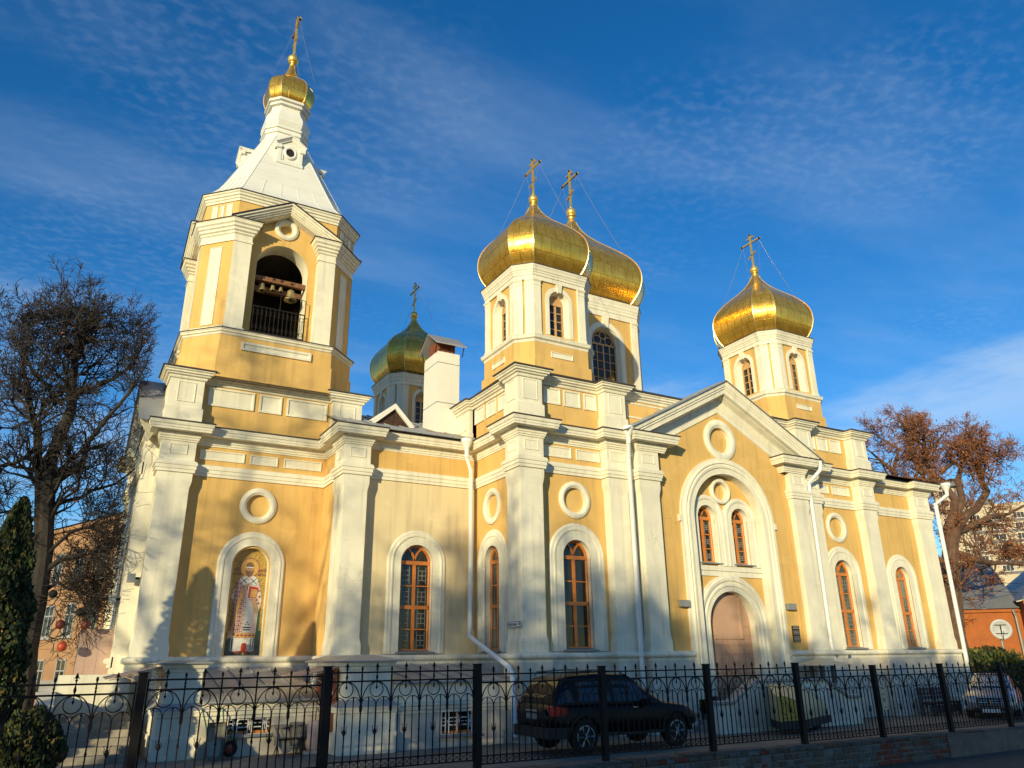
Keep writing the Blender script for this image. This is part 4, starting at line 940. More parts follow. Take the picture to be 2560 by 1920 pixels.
def pier(x0, x1, y0, y1, zc, wide, cap):
    mb = MB(); i = wide
    mb.loft([[(x0 - j, y0 - j, z), (x1 + j, y0 - j, z), (x1 + j, y1, z), (x0 - j, y1, z)] for z, j in ((0, i + .05), (.48, i + .05), (.50, i), (.92, i), (.94, i + .04), (1.02, i + .05), (1.03, i + .08), (1.08, i + .08))])
    p = part(mb, 'pier', TRM)
    m2 = MB(); m2.loft([[(x0 - j, y0 - j, z), (x1 + j, y0 - j, z), (x1 + j, y1, z), (x0 - j, y1, z)] for z, j in ((1.08, i + .10), (1.22, 0.02), (1.24, 0))]); m2.build('pier_shoulder', ROOFM, p)
    m3 = MB(); m3.loft([[(x0 - j, y0 - j, z), (x1 + j, y0 - j, z), (x1 + j, y1, z), (x0 - j, y1, z)] for z, j in ((1.2, 0), (zc - .22, 0), (zc - .21, .03), (zc - .14, .04), (zc - .12, .08), (zc - .04, .10), (zc - .02, .13))]); m3.build('pier_shaft', TRM, p)
    m4 = MB(); xm = (x0 + x1) / 2
    m4.loft([[(x0 - .2, y0 - .2, zc - .015), (x1 + .2, y0 - .2, zc - .015), (x1 + .2, y1, zc - .015), (x0 - .2, y1, zc - .015)], [(x0 - .2, y0 - .2, zc + .01), (x1 + .2, y0 - .2, zc + .01), (x1 + .2, y1, zc + .01), (x0 - .2, y1, zc + .01)], [(x0 + cap, y0 + cap * .8, zc + .02 + cap * .35), (x1 - cap, y0 + cap * .8, zc + .02 + cap * .35), (x1 - cap, y1, zc + .02 + cap * .35), (x0 + cap, y1, zc + .02 + cap * .35)]]); m4.build('pier_cap', ROOFM, p)
    return p
pier(2.44, 3.26, 21.3, 25.2, 2.16, .10, .12)
pier(6.46, 7.66, 19.85, 23.1, 2.16, .12, .36)
# scrolled awnings over the basement doors
AWN = mat('pink_awning_sheet', (0.50, 0.33, 0.26), 0.6, var=0.1)
def awning(x1, x0, y0, y1, z1, z0):
    m = MB(); m.add([(x0, y0, z0), (x1, y0, z1), (x1, y1, z1), (x0, y1, z0), (x0, y0, z0 - .03), (x1, y0, z1 - .03), (x1, y1, z1 - .03), (x0, y1, z0 - .03)], [[0, 1, 2, 3], [7, 6, 5, 4], [0, 1, 5, 4], [0, 3, 7, 4]])
    a = part(m, 'awning', AWN)
    for yy in (y0 + .04, y1 - .04):
        s = MB(); L = x1 - x0
        s.tube([(x0 + .05, yy, z0 - .06), (x1 - .03, yy, z1 - .06), (x1 - .03, yy, z1 - .95)], .014, 5)
        s.tube([(x1 - .03 - L * .8 * (1 - t / 10) ** 1.6, yy, z1 - .9 + (t / 10 - 1) * -.0 + .72 * (1 - t / 10) ** .7) for t in range(11)], .012, 5)
        for cx_, cz_, r in ((x1 - .26, z1 - .30, .17), (x1 - .62, z1 - .30, .11), (x1 - .18, z1 - .66, .10)):
            s.tube([(cx_ + r * (1 - t / 26) * math.cos(t * .62), yy, cz_ + r * (1 - t / 26) * math.sin(t * .62)) for t in range(22)], .011, 5)
        s.build('scroll_bracket', mat('cream_iron', (0.6, 0.45, 0.33), 0.5), a)
awning(2.40, 1.15, 21.6, 23.4, 2.10, 1.86)
awning(6.40, 5.35, 20.3, 21.9, 2.05, 1.82)
part(MB().box(6.30, 6.36, 20.3, 21.9, 0, 1.95), 'basement_door', mat('rust_red_door', (0.22, 0.06, 0.03), 0.6, var=0.2))
# west porch: gabled block with sloping sheet roof, pilaster and boarded base
WP = frame((1.42, 28.4, 0), 90)
part(MB().box(1.42, 2.0, 25.9, 31.3, 0, 9.0), 'porch_wall', TRM)
wr = MB(); sweep(wr, [(-3.25, 9.30), (0, 11.6), (3.25, 9.30)], [(-.02, -.3), (-.02, .30), (.08, .30), (.10, .26), (.20, .24), (.24, .18), (.34, .16), (.40, .06), (.7, .05), (.72, -.02)], WP); part(wr, 'raking_cornice', TRM)
wq = MB(); wq.add([(1.05, 25.0, 9.28), (1.05, 28.4, 11.66), (3.0, 28.4, 11.66), (3.0, 25.0, 9.28), (1.05, 31.8, 9.28), (3.0, 31.8, 9.28)], [[0, 1, 2, 3], [1, 4, 5, 2]]); part(wq, 'porch_roof', ROOFM)
part(MB().add([(1.44, 25.3, 9.2), (1.44, 31.5, 9.2), (1.44, 28.4, 11.4)], [[0, 1, 2]]), 'porch_gable', YEL)
sweep_w = [(2.0, 31.45), (1.30, 31.45), (1.30, 30.55), (1.42, 30.55), (1.42, 25.9)]
part(sweep(MB(), sweep_w, ARCHI), 'architrave', TRM); part(sweep(MB(), sweep_w[:4], CORN), 'cornice', TRM)
part(MB().box(1.30, 1.9, 30.55, 31.45, 0, 9.0), 'pilaster', TRM)
part(sweep(MB(), sweep_w, TORUS), 'base_moulding', TRM)
PB = MB(); PB.box(.55, 1.45, 26.6, 28.6, 0, 3.15)
for i in range(9): PB.box(.545, 1.45, 26.594, 28.6, .35 * i + .34, .35 * i + .352)
for i in range(3): PB.box(.55 + .3 * i + .2, .55 + .3 * i + .21, 26.594, 26.7, 0, 3.15)
part(PB, 'porch_boarding', mat('pink_boarding', (0.46, 0.31, 0.25), 0.7, var=0.1))
# steps at the west end with a low white parapet
st = MB()
for i in range(6): st.box(.35, 1.9, 21.6 + i * .30, 24.6, i * .16, (i + 1) * .16)
part(st, 'west_steps', mat('worn_concrete', (0.30, 0.26, 0.21), 0.9, var=0.3, bump=0.4))
part(MB().loft([[(-.25, 22.8, 0), (.15, 22.8, 0), (.15, 26.4, 0), (-.25, 26.4, 0)], [(-.25, 22.8, 1.25), (.15, 22.8, 1.25), (.15, 26.4, 1.75), (-.25, 26.4, 1.75)]]), 'west_parapet', TRM)
part(MB().box(.15, 1.9, 24.6, 25.0, 0, 1.9), 'west_parapet', TRM)
# portal stairs: landing with a double flight behind a front parapet
SX = 20.45
ps = MB(); ps.box(SX - 1.6, SX + 1.6, 18.4, 19.95, 0, .95)
for i in range(6):
    for s in (-1, 1): ps.box(min(SX + s * (1.6 + .28 * i), SX + s * (1.88 + .28 * i)), max(SX + s * (1.6 + .28 * i), SX + s * (1.88 + .28 * i)), 18.4, 19.5, 0, .95 - .158 * (i + 1) + .004)
part(ps, 'portal_steps', mat('worn_stone', (0.24, 0.22, 0.20), 0.9, var=0.35, bump=0.4))
pp = MB(); Fp = south(SX, 18.2)
out_ = [(-3.05, 0), (-3.05, .80), (-2.45, .80), (-1.45, 1.38), (1.75, 1.38), (2.75, .80), (3.35, .80), (3.35, 0)]
n = len(out_)
pp.add([Fp(a, b, 0) for a, b in out_] + [Fp(a, b, -.22) for a, b in out_], [list(range(n)), list(range(2 * n - 1, n - 1, -1))] + [[i, (i + 1) % n, (i + 1) % n + n, i + n] for i in range(n)])
part(pp, 'stair_parapet', TRM)
cp = MB(); sweep(cp, [(-3.1, .80), (-2.45, .80), (-1.45, 1.38), (1.75, 1.38), (2.75, .80), (3.4, .80)], [(0, -.28), (0, .06), (-.03, .08), (-.09, .08), (-.10, -.30)], Fp); part(cp, 'coping', ROOFM)
pf = MB()
for P in ([(-2.35, .12), (-2.35, .70), (-1.5, 1.20), (-1.5, .12)], [(-.75, .12), (-.75, 1.20), (1.0, 1.20), (1.0, .12)], [(1.75, .12), (1.75, 1.20), (2.65, .70), (2.65, .12)]): plate(pf, Fp, P, .004)
part(pf, 'parapet_panel', BAS)
# vent shaft with a little pyramid cap beside the stairs
vs = MB()
for x, y in ((22.55, 18.5), (23.05, 18.5), (22.55, 18.95), (23.05, 18.95)): vs.box(x - .05, x + .05, y - .05, y + .05, .6, 1.85)
vs.box(22.5, 23.1, 18.45, 19.0, .0, .75); vent = empty('vent_shaft', (22.8, 18.7, 0), 'grey vent shaft with a pale pyramid cap standing right of the portal', 'vent'); vs.build('shaft', mat('dark_grey_sheet', (0.10, 0.10, 0.11), 0.6), vent)
vc = MB(); z = 1.83; vc.loft([[(22.1, 18.05, z), (23.5, 18.05, z), (23.5, 19.4, z), (22.1, 19.4, z)], [(22.1, 18.05, z + .015), (23.5, 18.05, z + .015), (23.5, 19.4, z + .015), (22.1, 19.4, z + .015)], [(22.79, 18.71, z + .25), (22.81, 18.71, z + .25), (22.81, 18.73, z + .25), (22.79, 18.73, z + .25)]]); vc.build('cap', mat('pale_cap_sheet', (0.62, 0.54, 0.36), 0.6), vent)
# ---- downpipes ------------------------------------------------------------------
PIPE = mat('white_pipe', (0.76, 0.75, 0.71), 0.45, var=0.06)
def downpipe(pts, fun, r=.075):
    m = MB(); m.tube(pts, r, 12)
    for a in pts[1:-1]: m.tube([Vector(a) - Vector((0, 0, .03)), Vector(a) + Vector((0, 0, .03))], r * 1.12, 12)
    d = part(m, 'downpipe', PIPE, smooth=True)
    if fun:
        x, y, z = pts[0]; f = MB(); f.lathe(x, y, [(r * 1.0, z - .02), (r * 1.05, z + .06), (r * 2.5, z + .30), (r * 2.7, z + .31), (r * 2.7, z + .42), (r * 2.4, z + .42)], 16); f.build('funnel', PIPE, d)
    b = MB(); p, q = Vector(pts[-3] if len(pts) > 5 else pts[2]), Vector(pts[-2] if len(pts) > 5 else pts[3])
    return d
downpipe([(11.20, 22.70, 8.92), (11.20, 22.70, 8.72), (11.50, 22.96, 8.30), (11.50, 22.98, 3.2), (11.40, 22.8, 2.86), (11.12, 19.75, 1.95), (11.12, 19.55, 1.75), (11.14, 19.50, .32), (11.05, 19.30, .18)], True)
downpipe([(15.42, 19.12, 9.0), (15.42, 19.14, 8.86), (15.60, 19.40, 8.48), (15.60, 19.44, 2.2), (15.60, 19.40, 0.2)], True)
downpipe([(24.66, 18.95, 9.26), (24.62, 18.98, 8.90), (24.32, 19.36, 8.44), (24.32, 19.42, 2.6), (24.36, 19.42, 2.3), (24.36, 19.42, .2)], False, .075)
downpipe([(33.98, 19.70, 9.02), (33.98, 19.72, 8.90), (33.00, 19.74, 8.42), (33.00, 19.78, .70), (32.70, 19.30, .48), (32.45, 18.90, .08)], True, .085)
# ---- wall lamps, plaque, address sign, icon -------------------------------------
LAMPM = mat('grey_lamp_housing', (0.30, 0.31, 0.29), 0.4, metal=0.3)
for a, lab in ((-2.50, 'grey box wall lamp left of the portal arch'), (2.50, 'grey box wall lamp right of the portal arch, above the dark plaque')):
    r = empty('wall_lamp', (CX + a, 19.55, 3.77), lab, 'wall lamp', 'box lamps beside the portal')
    m = MB(); m.fbox(G, a - .19, a + .19, 3.70, 3.88, .03, .20); m.fbox(G, a - .20, a + .20, 3.88, 3.90, .0, .21); m.build('housing', LAMPM, r)
    m = MB(); m.fbox(G, a - .15, a + .15, 3.695, 3.70, .05, .17); m.build('lens', WHT, r)
FWL = frame((1.80, 0, 0), 90)
for y, z, lab in ((25.55, 4.55, 'upper small dark floodlight on the tower corner facing west'), (26.35, 4.0, 'lower small dark floodlight on the west porch wall')):
    r = empty('floodlight', (1.75, y, z), lab, 'floodlight', 'floodlights on the west side'); xo = 1.78 if y < 26 else 1.40
    m = MB(); m.box(xo - .30, xo - .10, y - .16, y + .16, z - .12, z + .12); m.build('housing', LAMPM, r)
    m = MB(); m.box(xo - .12, xo + .03, y - .03, y + .03, z - .03, z + .03); m.build('bracket', BLKI, r)
def text(body, size, F, a, b, c, m, name, parent, align='CENTER', ext=0.002, sx=1.0):
    cu = bpy.data.curves.new(name, 'FONT'); cu.body = body; cu.size = size; cu.align_x = align; cu.align_y = 'CENTER'; cu.extrude = ext
    o = bpy.data.objects.new(name, cu); COL.objects.link(o); cu.materials.append(m)
    p0 = Vector(F(a, b, c)); u = Vector(F(a + 1, b, c)) - p0; w = Vector(F(a, b, c + 1)) - p0
    O = WLOC[parent.name]
    M = Matrix(((u.x * sx, 0, w.x, p0.x - O.x), (u.y * sx, 0, w.y, p0.y - O.y), (0, 1, 0, p0.z - O.z), (0, 0, 0, 1)))
    me = bpy.data.meshes.new_from_object(o.evaluated_get(bpy.context.evaluated_depsgraph_get())); me.transform(M)
    bpy.data.objects.remove(o); bpy.data.curves.remove(cu)
    o = bpy.data.objects.new(name, me); COL.objects.link(o); o.parent = parent; WLOC[o.name] = O.copy()
    if not me.materials: me.materials.append(m)
    return o
INK = mat('black_ink', (0.01, 0.01, 0.012), 0.6)
sg = empty('address_sign', (11.44, 20.0, 3.1), 'white plate with black street name and number 14 on the corner pilaster', 'sign')
m = MB(); m.fbox(WESTP, -20.42, -19.66, 3.02, 3.20, .0, .025); m.build('plate', WHT, sg)
m = MB(); sweep(m, [(-20.41, 3.03), (-20.41, 3.19), (-19.67, 3.19), (-19.67, 3.03)], [(0, .026), (0, .030), (.015, .030), (.015, .026)], WESTP, closed=True); m.build('border', INK, sg)
text('Короленко', .125, WESTP, -20.11, 3.11, .028, INK, 'street_name', sg, sx=.80)
text('14', .13, WESTP, -19.75, 3.11, .028, INK, 'house_number', sg, sx=.8)
pq = empty('plaque', (22.74, 19.55, 2.9), 'dark memorial plaque with lines of pale lettering right of the portal', 'plaque')
m = MB(); m.fbox(G, 2.52, 2.88, 2.60, 3.16, .0, .03); m.build('plate', mat('dark_bronze_plate', (0.05, 0.035, 0.03), 0.4, metal=0.5), pq)
m = MB()
for i in range(11):
    if i in (2, 6): continue
    x = 2.56; b = 3.12 - .048 * i
    while x < 2.84:
        l = rnd.uniform(.02, .05); m.fbox(G, x, min(x + l, 2.85), b - .012, b + .008, .03, .034); x += l + .012
m.build('lettering', mat('pale_letters', (0.4, 0.36, 0.3), 0.5), pq)
# mosaic icon in the tower niche
def mosaic(name, col, var=0.35):
    m = bpy.data.materials.new(name); m.use_nodes = True; t = m.node_tree; b = t.nodes['Principled BSDF']; b.inputs['Roughness'].default_value = 0.45
    g = t.nodes.new('ShaderNodeTexCoord'); v = t.nodes.new('ShaderNodeTexVoronoi'); v.inputs['Scale'].default_value = 45
    t.links.new(g.outputs['Object'], v.inputs['Vector'])
    r = t.nodes.new('ShaderNodeValToRGB'); r.color_ramp.elements[0].color = (*[c * (1 - var) for c in col], 1); r.color_ramp.elements[1].color = (*[min(1, c * (1 + var)) for c in col], 1)
    s = t.nodes.new('ShaderNodeSeparateColor'); t.links.new(v.outputs['Color'], s.inputs[0]); t.links.new(s.outputs[0], r.inputs[0]); t.links.new(r.outputs[0], b.inputs['Base Color'])
    return m
IG = mosaic('gold_mosaic', (0.38, 0.24, 0.05), .55); IDK = mosaic('dark_green_mosaic', (0.06, 0.07, 0.045), .6); IW = mosaic('white_mosaic', (0.62, 0.60, 0.55), .12); IR = mosaic('maroon_mosaic', (0.26, 0.07, 0.06), .3)
IO = mosaic('ochre_mosaic', (0.55, 0.30, 0.08), .2); IB = mosaic('black_mosaic', (0.02, 0.02, 0.035), .3); IGR = mosaic('green_mosaic', (0.03, 0.10, 0.05), .4); IRD = mosaic('red_mosaic', (0.50, 0.04, 0.03), .3); IS = mosaic('skin_mosaic', (0.50, 0.28, 0.13), .25); IP = mosaic('pink_mosaic', (0.62, 0.46, 0.38), .15); IBR = mosaic('brown_beard_mosaic', (0.17, 0.10, 0.055), .3)
ic = empty('mosaic_icon', (ICX, 25.6, 2.26), 'arched mosaic of a haloed bearded saint in a cross-patterned robe holding a book', 'mosaic')
FI = south(0, 25.62); ii = [0]
def shape(pts, m, name, lvl):
    MB().quad(*[FI(a, b, .004 * lvl) for a, b in pts]).build(name, m, ic)
shape(arch(ICX, .56, 2.24, 5.06, 24), IG, 'gold_ground', 0)
shape([(4.39, 2.24), (5.51, 2.24), (5.51, 3.1), (4.39, 3.02)], IDK, 'dark_ground', 1)
shape(circ(4.95, 5.0, .305, 32), IR, 'halo_rim', 1); shape(circ(4.95, 5.0, .285, 32), IO, 'halo', 2)
shape([(4.60, 2.50), (4.60, 2.95), (5.30, 2.95), (5.31, 2.50), (5.15, 2.46), (4.98, 2.52), (4.80, 2.46)], IW, 'alb', 2)
for a in (4.63, 5.19, 5.26): shape([(a, 2.51), (a + .03, 2.51), (a + .03, 2.86), (a, 2.86)], IB, 'alb_stripe', 3)
shape([(4.66, 4.60), (4.48, 4.10), (4.60, 3.9), (4.63, 3.3), (4.48, 2.98), (4.48, 2.84), (4.62, 2.92), (4.70, 3.05), (4.70, 2.92), (5.32, 2.92), (5.34, 3.6), (5.42, 4.0), (5.38, 4.2), (5.28, 4.55), (5.16, 4.74), (4.78, 4.74)], IP, 'robe', 3)
for r in range(13):
    for c in range(4):
        a, b = 4.62 + .11 * c - .006 * r + (.0), 4.50 - .125 * r
        if b < 3.0 or (c == 3 and b < 4.3): continue
        if a > 4.95: continue
        w = .044; t = .013
        MB().fbox(FI, a - w, a + w, b - t, b + t, .0155, .017).fbox(FI, a - t, a + t, b - w, b + w, .0155, .0172).build('robe_cross', IR, ic)
gl = MB()
for r in range(14):
    b = 4.56 - .125 * r
    if b > 2.98: gl.fbox(FI, 4.60 - .006 * r, 4.95, b - .006, b + .006, .0150, .0162)
for c in range(4): gl.quad(FI(4.565 + .11 * c, 4.52 if c else 4.3, .0158), FI(4.575 + .11 * c, 4.52 if c else 4.3, .0158), FI(4.505 + .11 * c, 3.0, .0158), FI(4.495 + .11 * c, 3.0, .0158))
gl.build('robe_grid', IR, ic)
for k, (a, b) in enumerate(((5.30, 4.30), (5.34, 4.12), (5.26, 4.02), (5.32, 3.92))):
    w = .042; t = .013; MB().fbox(FI, a - w, a + w, b - t, b + t, .0155, .017).fbox(FI, a - t, a + t, b - w, b + w, .0155, .0172).build('robe_cross', IR, ic)
shape([(5.26, 2.95), (5.40, 2.90), (5.40, 3.75), (5.28, 3.75)], IGR, 'green_lining', 2)
shape([(4.68, 4.0), (4.88, 4.48), (4.94, 4.46), (4.80, 4.0), (4.70, 3.5), (4.62, 3.0), (4.48, 2.84), (4.48, 2.95), (4.58, 3.1)], IO, 'stole_edge', 5)
shape([(4.93, 3.05), (4.96, 3.9), (4.96, 4.42), (5.18, 4.52), (5.18, 3.8), (5.14, 3.05)], IW, 'omophorion', 5)
shape([(4.70, 2.88), (5.32, 2.88), (5.32, 3.02), (4.70, 3.02)], IO, 'hem_band', 6)
for i in range(5): shape([(4.74 + .12 * i, 2.95), (4.79 + .12 * i, 2.985), (4.84 + .12 * i, 2.95), (4.79 + .12 * i, 2.915)], IR, 'hem_diamond', 7)
for b in (3.10, 3.17): shape([(4.93, b), (5.145, b), (5.145, b + .035), (4.93, b + .035)], IB, 'omophorion_stripe', 6)
for a, b in ((5.0, 3.28), (5.08, 3.28), (5.04, 3.34)): shape(circ(a, b, .022, 12), IB, 'omophorion_dot', 6)
shape([(4.70, 4.62), (4.82, 4.76), (4.95, 4.60), (5.08, 4.76), (5.26, 4.64), (5.18, 4.46), (4.98, 4.52), (4.80, 4.44)], IW, 'collar', 6)
for cx_, cy_ in ((4.82, 4.60), (5.10, 4.59)):
    for s in (-1, 1): shape([(cx_ - .085, cy_ - .075 * s - .012), (cx_ + .085, cy_ + .075 * s - .012), (cx_ + .085, cy_ + .075 * s + .012), (cx_ - .085, cy_ - .075 * s + .012)], IB, 'collar_cross', 7)
shape([(4.98, 4.08), (5.0, 4.44), (5.27, 4.40), (5.22, 4.06)], IRD, 'book', 7); shape([(5.03, 4.10), (5.06, 4.36), (5.26, 4.32), (5.21, 4.08)], IO, 'book_cover', 8)
shape([(4.98, 4.02), (5.14, 4.06), (5.24, 3.95), (5.33, 3.66), (5.27, 3.60), (5.18, 3.80), (5.10, 3.98)], IS, 'hand_and_cuff', 9)
shape([(4.80, 4.36), (4.90, 4.42), (4.94, 4.36), (4.84, 4.26)], IS, 'hand', 8)
shape(circ(4.95, 4.96, .115, 24), IS, 'face', 4); shape([(4.83, 4.96), (4.85, 4.80), (4.95, 4.70), (5.05, 4.80), (5.07, 4.96), (5.0, 4.90), (4.90, 4.90)], IBR, 'beard', 5)
shape([(4.84, 5.02), (4.84, 5.10), (4.90, 5.17), (5.0, 5.17), (5.06, 5.10), (5.06, 5.02)], IBR, 'mitre', 6); shape([(4.83, 5.0), (5.07, 5.0), (5.07, 5.03), (4.83, 5.03)], IW, 'mitre_band', 7)
for a in (4.905, 4.995): shape(circ(a, 4.965, .014, 10), IB, 'eye', 6)
shape([(4.945, 4.96), (4.955, 4.96), (4.965, 4.90), (4.935, 4.90)], IBR, 'nose', 6)
for s in (-1, 1): shape([(4.98 + s * .17 - .07, 2.43), (4.98 + s * .17 + .07, 2.43), (4.98 + s * .17 + .02, 2.50), (4.98 + s * .17 - .05, 2.49)], IRD, 'shoe', 5)
for t, a, b in (('СВТ', 4.56, 4.92), ('КИПРИАН', 4.585, 4.79), ('МИТР', 5.36, 4.92), ('МОСК', 5.36, 4.79)): text(t, .12 if len(t) < 5 else .085, FI, a, b, .009, IR, 'lettering', ic, sx=.8)
lp = empty('icon_lamp', (4.98, 25.45, 2.6), 'small red glass lamp hanging before the foot of the mosaic', 'lamp')
m = MB(); m.lathe(4.98, 25.46, [(.03, 2.44), (.075, 2.50), (.085, 2.60), (.075, 2.70), (.05, 2.72)], 14); m.build('glass', mat('red_glass', (0.55, 0.05, 0.015), 0.15), lp, smooth=True)
m = MB(); m.tube([(4.98, 25.46, 2.72), (4.98, 25.46, 2.86)], .006, 4); m.tube([(4.98, 25.46, 2.84), (4.98, 25.62, 2.9)], .006, 4); m.lathe(4.98, 25.46, [(.0, 2.36), (.03, 2.40), (.01, 2.44)], 8); m.build('bracket', GOLDP, lp)
# ---- retaining wall and iron fence ---------------------------------------------------
rw = empty('retaining_wall', (8, 13.95, -.5), 'low rubble stone retaining wall with brick patches under the iron fence', 'wall')
def ztop(x): return .20 - .0055 * (x - 3)
STN = [mat('grey_rubble', (0.10, 0.095, 0.085), 0.95, var=.35, vscale=5, bump=.6, bscale=18), mat('brown_rubble', (0.105, 0.08, 0.055), 0.95, var=.35, vscale=5, bump=.6, bscale=18), mat('pale_rubble', (0.15, 0.145, 0.13), 0.95, var=.3, vscale=5, bump=.6, bscale=18), mat('broken_red_brick', (0.17, 0.045, 0.025), 0.95, var=.45, vscale=7, bump=.6, bscale=18)]
co = MB(); co.add([(-14, 13.96, -.5), (29, 13.96, -.5), (29, 13.96, .02), (-14, 13.96, .20), (-14, 14.32, .20), (29, 14.32, .02)], [[0, 1, 2, 3], [3, 2, 5, 4]]); co.build('mortar_core', mat('dirty_mortar', (0.07, 0.06, 0.05), 0.95, var=.3, bump=.5), rw)
m = MB(); rs = random.Random(3); z = -.5
while z < .12:
    h = rs.uniform(.10, .19); x = -6.0 + rs.random() * .2
    while x < 21.6:
        l = rs.uniform(.10, .36); zt = ztop(x) - .035
        z1_ = min(z + h * rs.uniform(.85, 1.0) - .012, zt)
        if z1_ - z > .04:
            red = (8.2 < x % 10.3 < 9.6) or (x > 20.9) or rs.random() < .04
            m.mi = 3 if (red and rs.random() < .65) else rs.choice([0, 0, 1, 2, 0, 1])
            g = .012; d = rs.uniform(.015, .045); b = .016
            q = lambda i, y: [(x + g + i + rs.uniform(-.006, .006), y, z + i + rs.uniform(-.006, .006)), (x + l - i, y, z + i + rs.uniform(-.006, .006)), (x + l - i, y, z1_ - i + rs.uniform(-.006, .006)), (x + g + i, y, z1_ - i)]
            m.loft([q(0, 13.97), q(0, 13.96 - d + .012), q(b, 13.96 - d)], True, False, True)
        x += l
    z += h
m.build('rubble_stones', STN, rw)
m = MB(); x = -8.0
while x < 28.5:
    l = rs.uniform(.35, .9); t = rs.uniform(.03, .055); zt = ztop(x)
    yy = 13.90 + rs.uniform(-.03, .03); m.mi = rs.choice([0, 1, 0])
    pts = [(x + .01, yy + rs.uniform(0, .05)), (x + l * .5, yy + rs.uniform(-.04, .03)), (x + l - .01, yy + rs.uniform(0, .05)), (x + l - .01, 14.36), (x + .01, 14.36)]
    dz = rs.uniform(-.015, .012)
    m.loft([[(a, b, zt - t + dz) for a, b in pts], [(a, b, zt + dz + rs.uniform(-.004, .004)) for a, b in pts]])
    x += l
m.build('coping_slabs', STN, rw)
m = MB(); m.add([(21.6, 13.90, -.5), (29, 13.90, -.5), (29, 13.90, ztop(29) - .03), (21.6, 13.90, ztop(21.6) - .03), (21.6, 13.98, -.5), (21.6, 13.98, ztop(21.6) - .03)], [[0, 1, 2, 3], [0, 4, 5, 3]])
m.build('cracked_render', mat('cracked_render', (0.15, 0.12, 0.095), 0.95, var=.45, vscale=2.2, bump=.7, bscale=12, dirt=(0.11, 0.04, 0.025, .5)), rw)
fe = empty('iron_fence', (7.3, 14.15, .15), 'tall black wrought iron fence with spear tips, rings and arches on the stone wall', 'fence')
FX0 = 1.27; FP = 2.993; NB = 5
def fence_panel(name):
    mb = MB(); W_ = FP - .15; bw = W_ / NB
    v = lambda x, z0, z1, r=.011: mb.box(x - r, x + r, -r, r, z0, z1)
    r_ = lambda z, t=.014: mb.box(0, W_, -.014, .014, z - t, z + t)
    r_(-.17); r_(-.32); r_(-1.62, .012); r_(-1.76, .012)
    def arc(cx, cz, ra, rb, t0, t1, n=12, th=.010):
        mb.tube([(cx + ra * math.cos(D2R(t0 + (t1 - t0) * i / n)), 0, cz + rb * math.sin(D2R(t0 + (t1 - t0) * i / n))) for i in range(n + 1)], th, 4)
    for k in range(NB):
        x0 = bw * k; xm = x0 + bw / 2; x1 = x0 + bw
        # spear on the centre line
        v(xm, -.32, -.06, .009); mb.loft([[(xm - a, -b, z), (xm + a, -b, z), (xm + a, b, z), (xm - a, b, z)] for z, a, b in ((-.13, .012, .010), (-.115, .022, .012), (-.10, .012, .010), (-.085, .010, .008), (-.072, .028, .008), (-.045, .020, .008), (0, .002, .002))])
        for s in (-1, 1): mb.tube([(xm, 0, -.085), (xm + s * .030, 0, -.075), (xm + s * .040, 0, -.092)], .007, 4)
        mb.lathe(xm, 0, [(.010, -.30), (.018, -.28), (.024, -.255), (.016, -.22), (.010, -.20)], 6)
        v(xm, -.42, -.32, .007); mb.loft([[(xm - a, -.006, z), (xm + a, -.006, z), (xm + a, .006, z), (xm - a, .006, z)] for z, a in ((-.46, .002), (-.42, .022), (-.395, .004))])
        arc(xm, -.46, .125, .125, 0, 360, 20)
        arc(xm, -.72, bw / 2 - .012, .395, 0, 180, 18, .012)
        for s in (-1, 1): arc(xm + s * bw / 4, -.72, bw / 4 - .006, .135, 0, 180, 10)
        # bars
        v(xm, -1.76, -.72); 
        for s in (-1, 1):
            v(xm + s * bw / 4, -1.76, -.60, .008); mb.lathe(xm + s * bw / 4, 0, [(.006, -.64), (.016, -.62), (.016, -.605), (.006, -.59)], 6)
        mb.lathe(xm, 0, [(.010, -1.22), (.022, -1.20), (.034, -1.165), (.030, -1.13), (.014, -1.105), (.012, -1.09), (.022, -1.08), (.010, -1.07)], 8)
        for s in (-1, 1): mb.tube([(xm + s * .012, 0, -1.20), (xm + s * .048, 0, -1.15), (xm + s * .035, 0, -1.10), (xm + s * .055, 0, -1.07), (xm + s * .035, 0, -1.06)], .007, 4)
        if k < NB - 1:
            v(x1, -1.76, -.12); mb.lathe(x1, 0, [(.008, -.14), (.018, -.125), (.022, -.10), (.016, -.075), (.004, -.065)], 8)
            for z in (-.28, -.23): mb.lathe(x1, 0, [(.010, z - .02), (.020, z), (.010, z + .02)], 6)
            mb.lathe(x1, 0, [(.012, -.86), (.026, -.82), (.030, -.76), (.022, -.70), (.012, -.66)], 6); mb.lathe(x1, 0, [(.010, -1.20), (.022, -1.165), (.012, -1.12)], 6)
        # crossed lattice between the two bottom rails
        for q in range(4):
            a = x0 + bw * q / 4; b = a + bw / 4
            mb.tube([(a, .004, -1.75), (b, .004, -1.63)], .006, 4); mb.tube([(a, -.004, -1.63), (b, -.004, -1.75)], .006, 4)
    for x in (.012, W_ - .012): v(x, -1.76, -.17, .012)
    return mb
def fz(n): return {-3: 2.03, -2: 2.04, -1: 2.04, 0: 2.08, 1: 2.13, 2: 2.05, 3: 2.05, 4: 2.04}.get(n, 1.945)
pn = fence_panel('panel').build('panel', BLKI, None); pn.parent = fe
WLOC[pn.name] = WLOC[fe.name]
po = MB(); po.box(-.062, .062, -.062, .062, -1.95, -.02); po.box(-.075, .075, -.075, .075, -.02, .0); po = po.build('post', BLKI, None); po.parent = fe
FO = WLOC[fe.name]
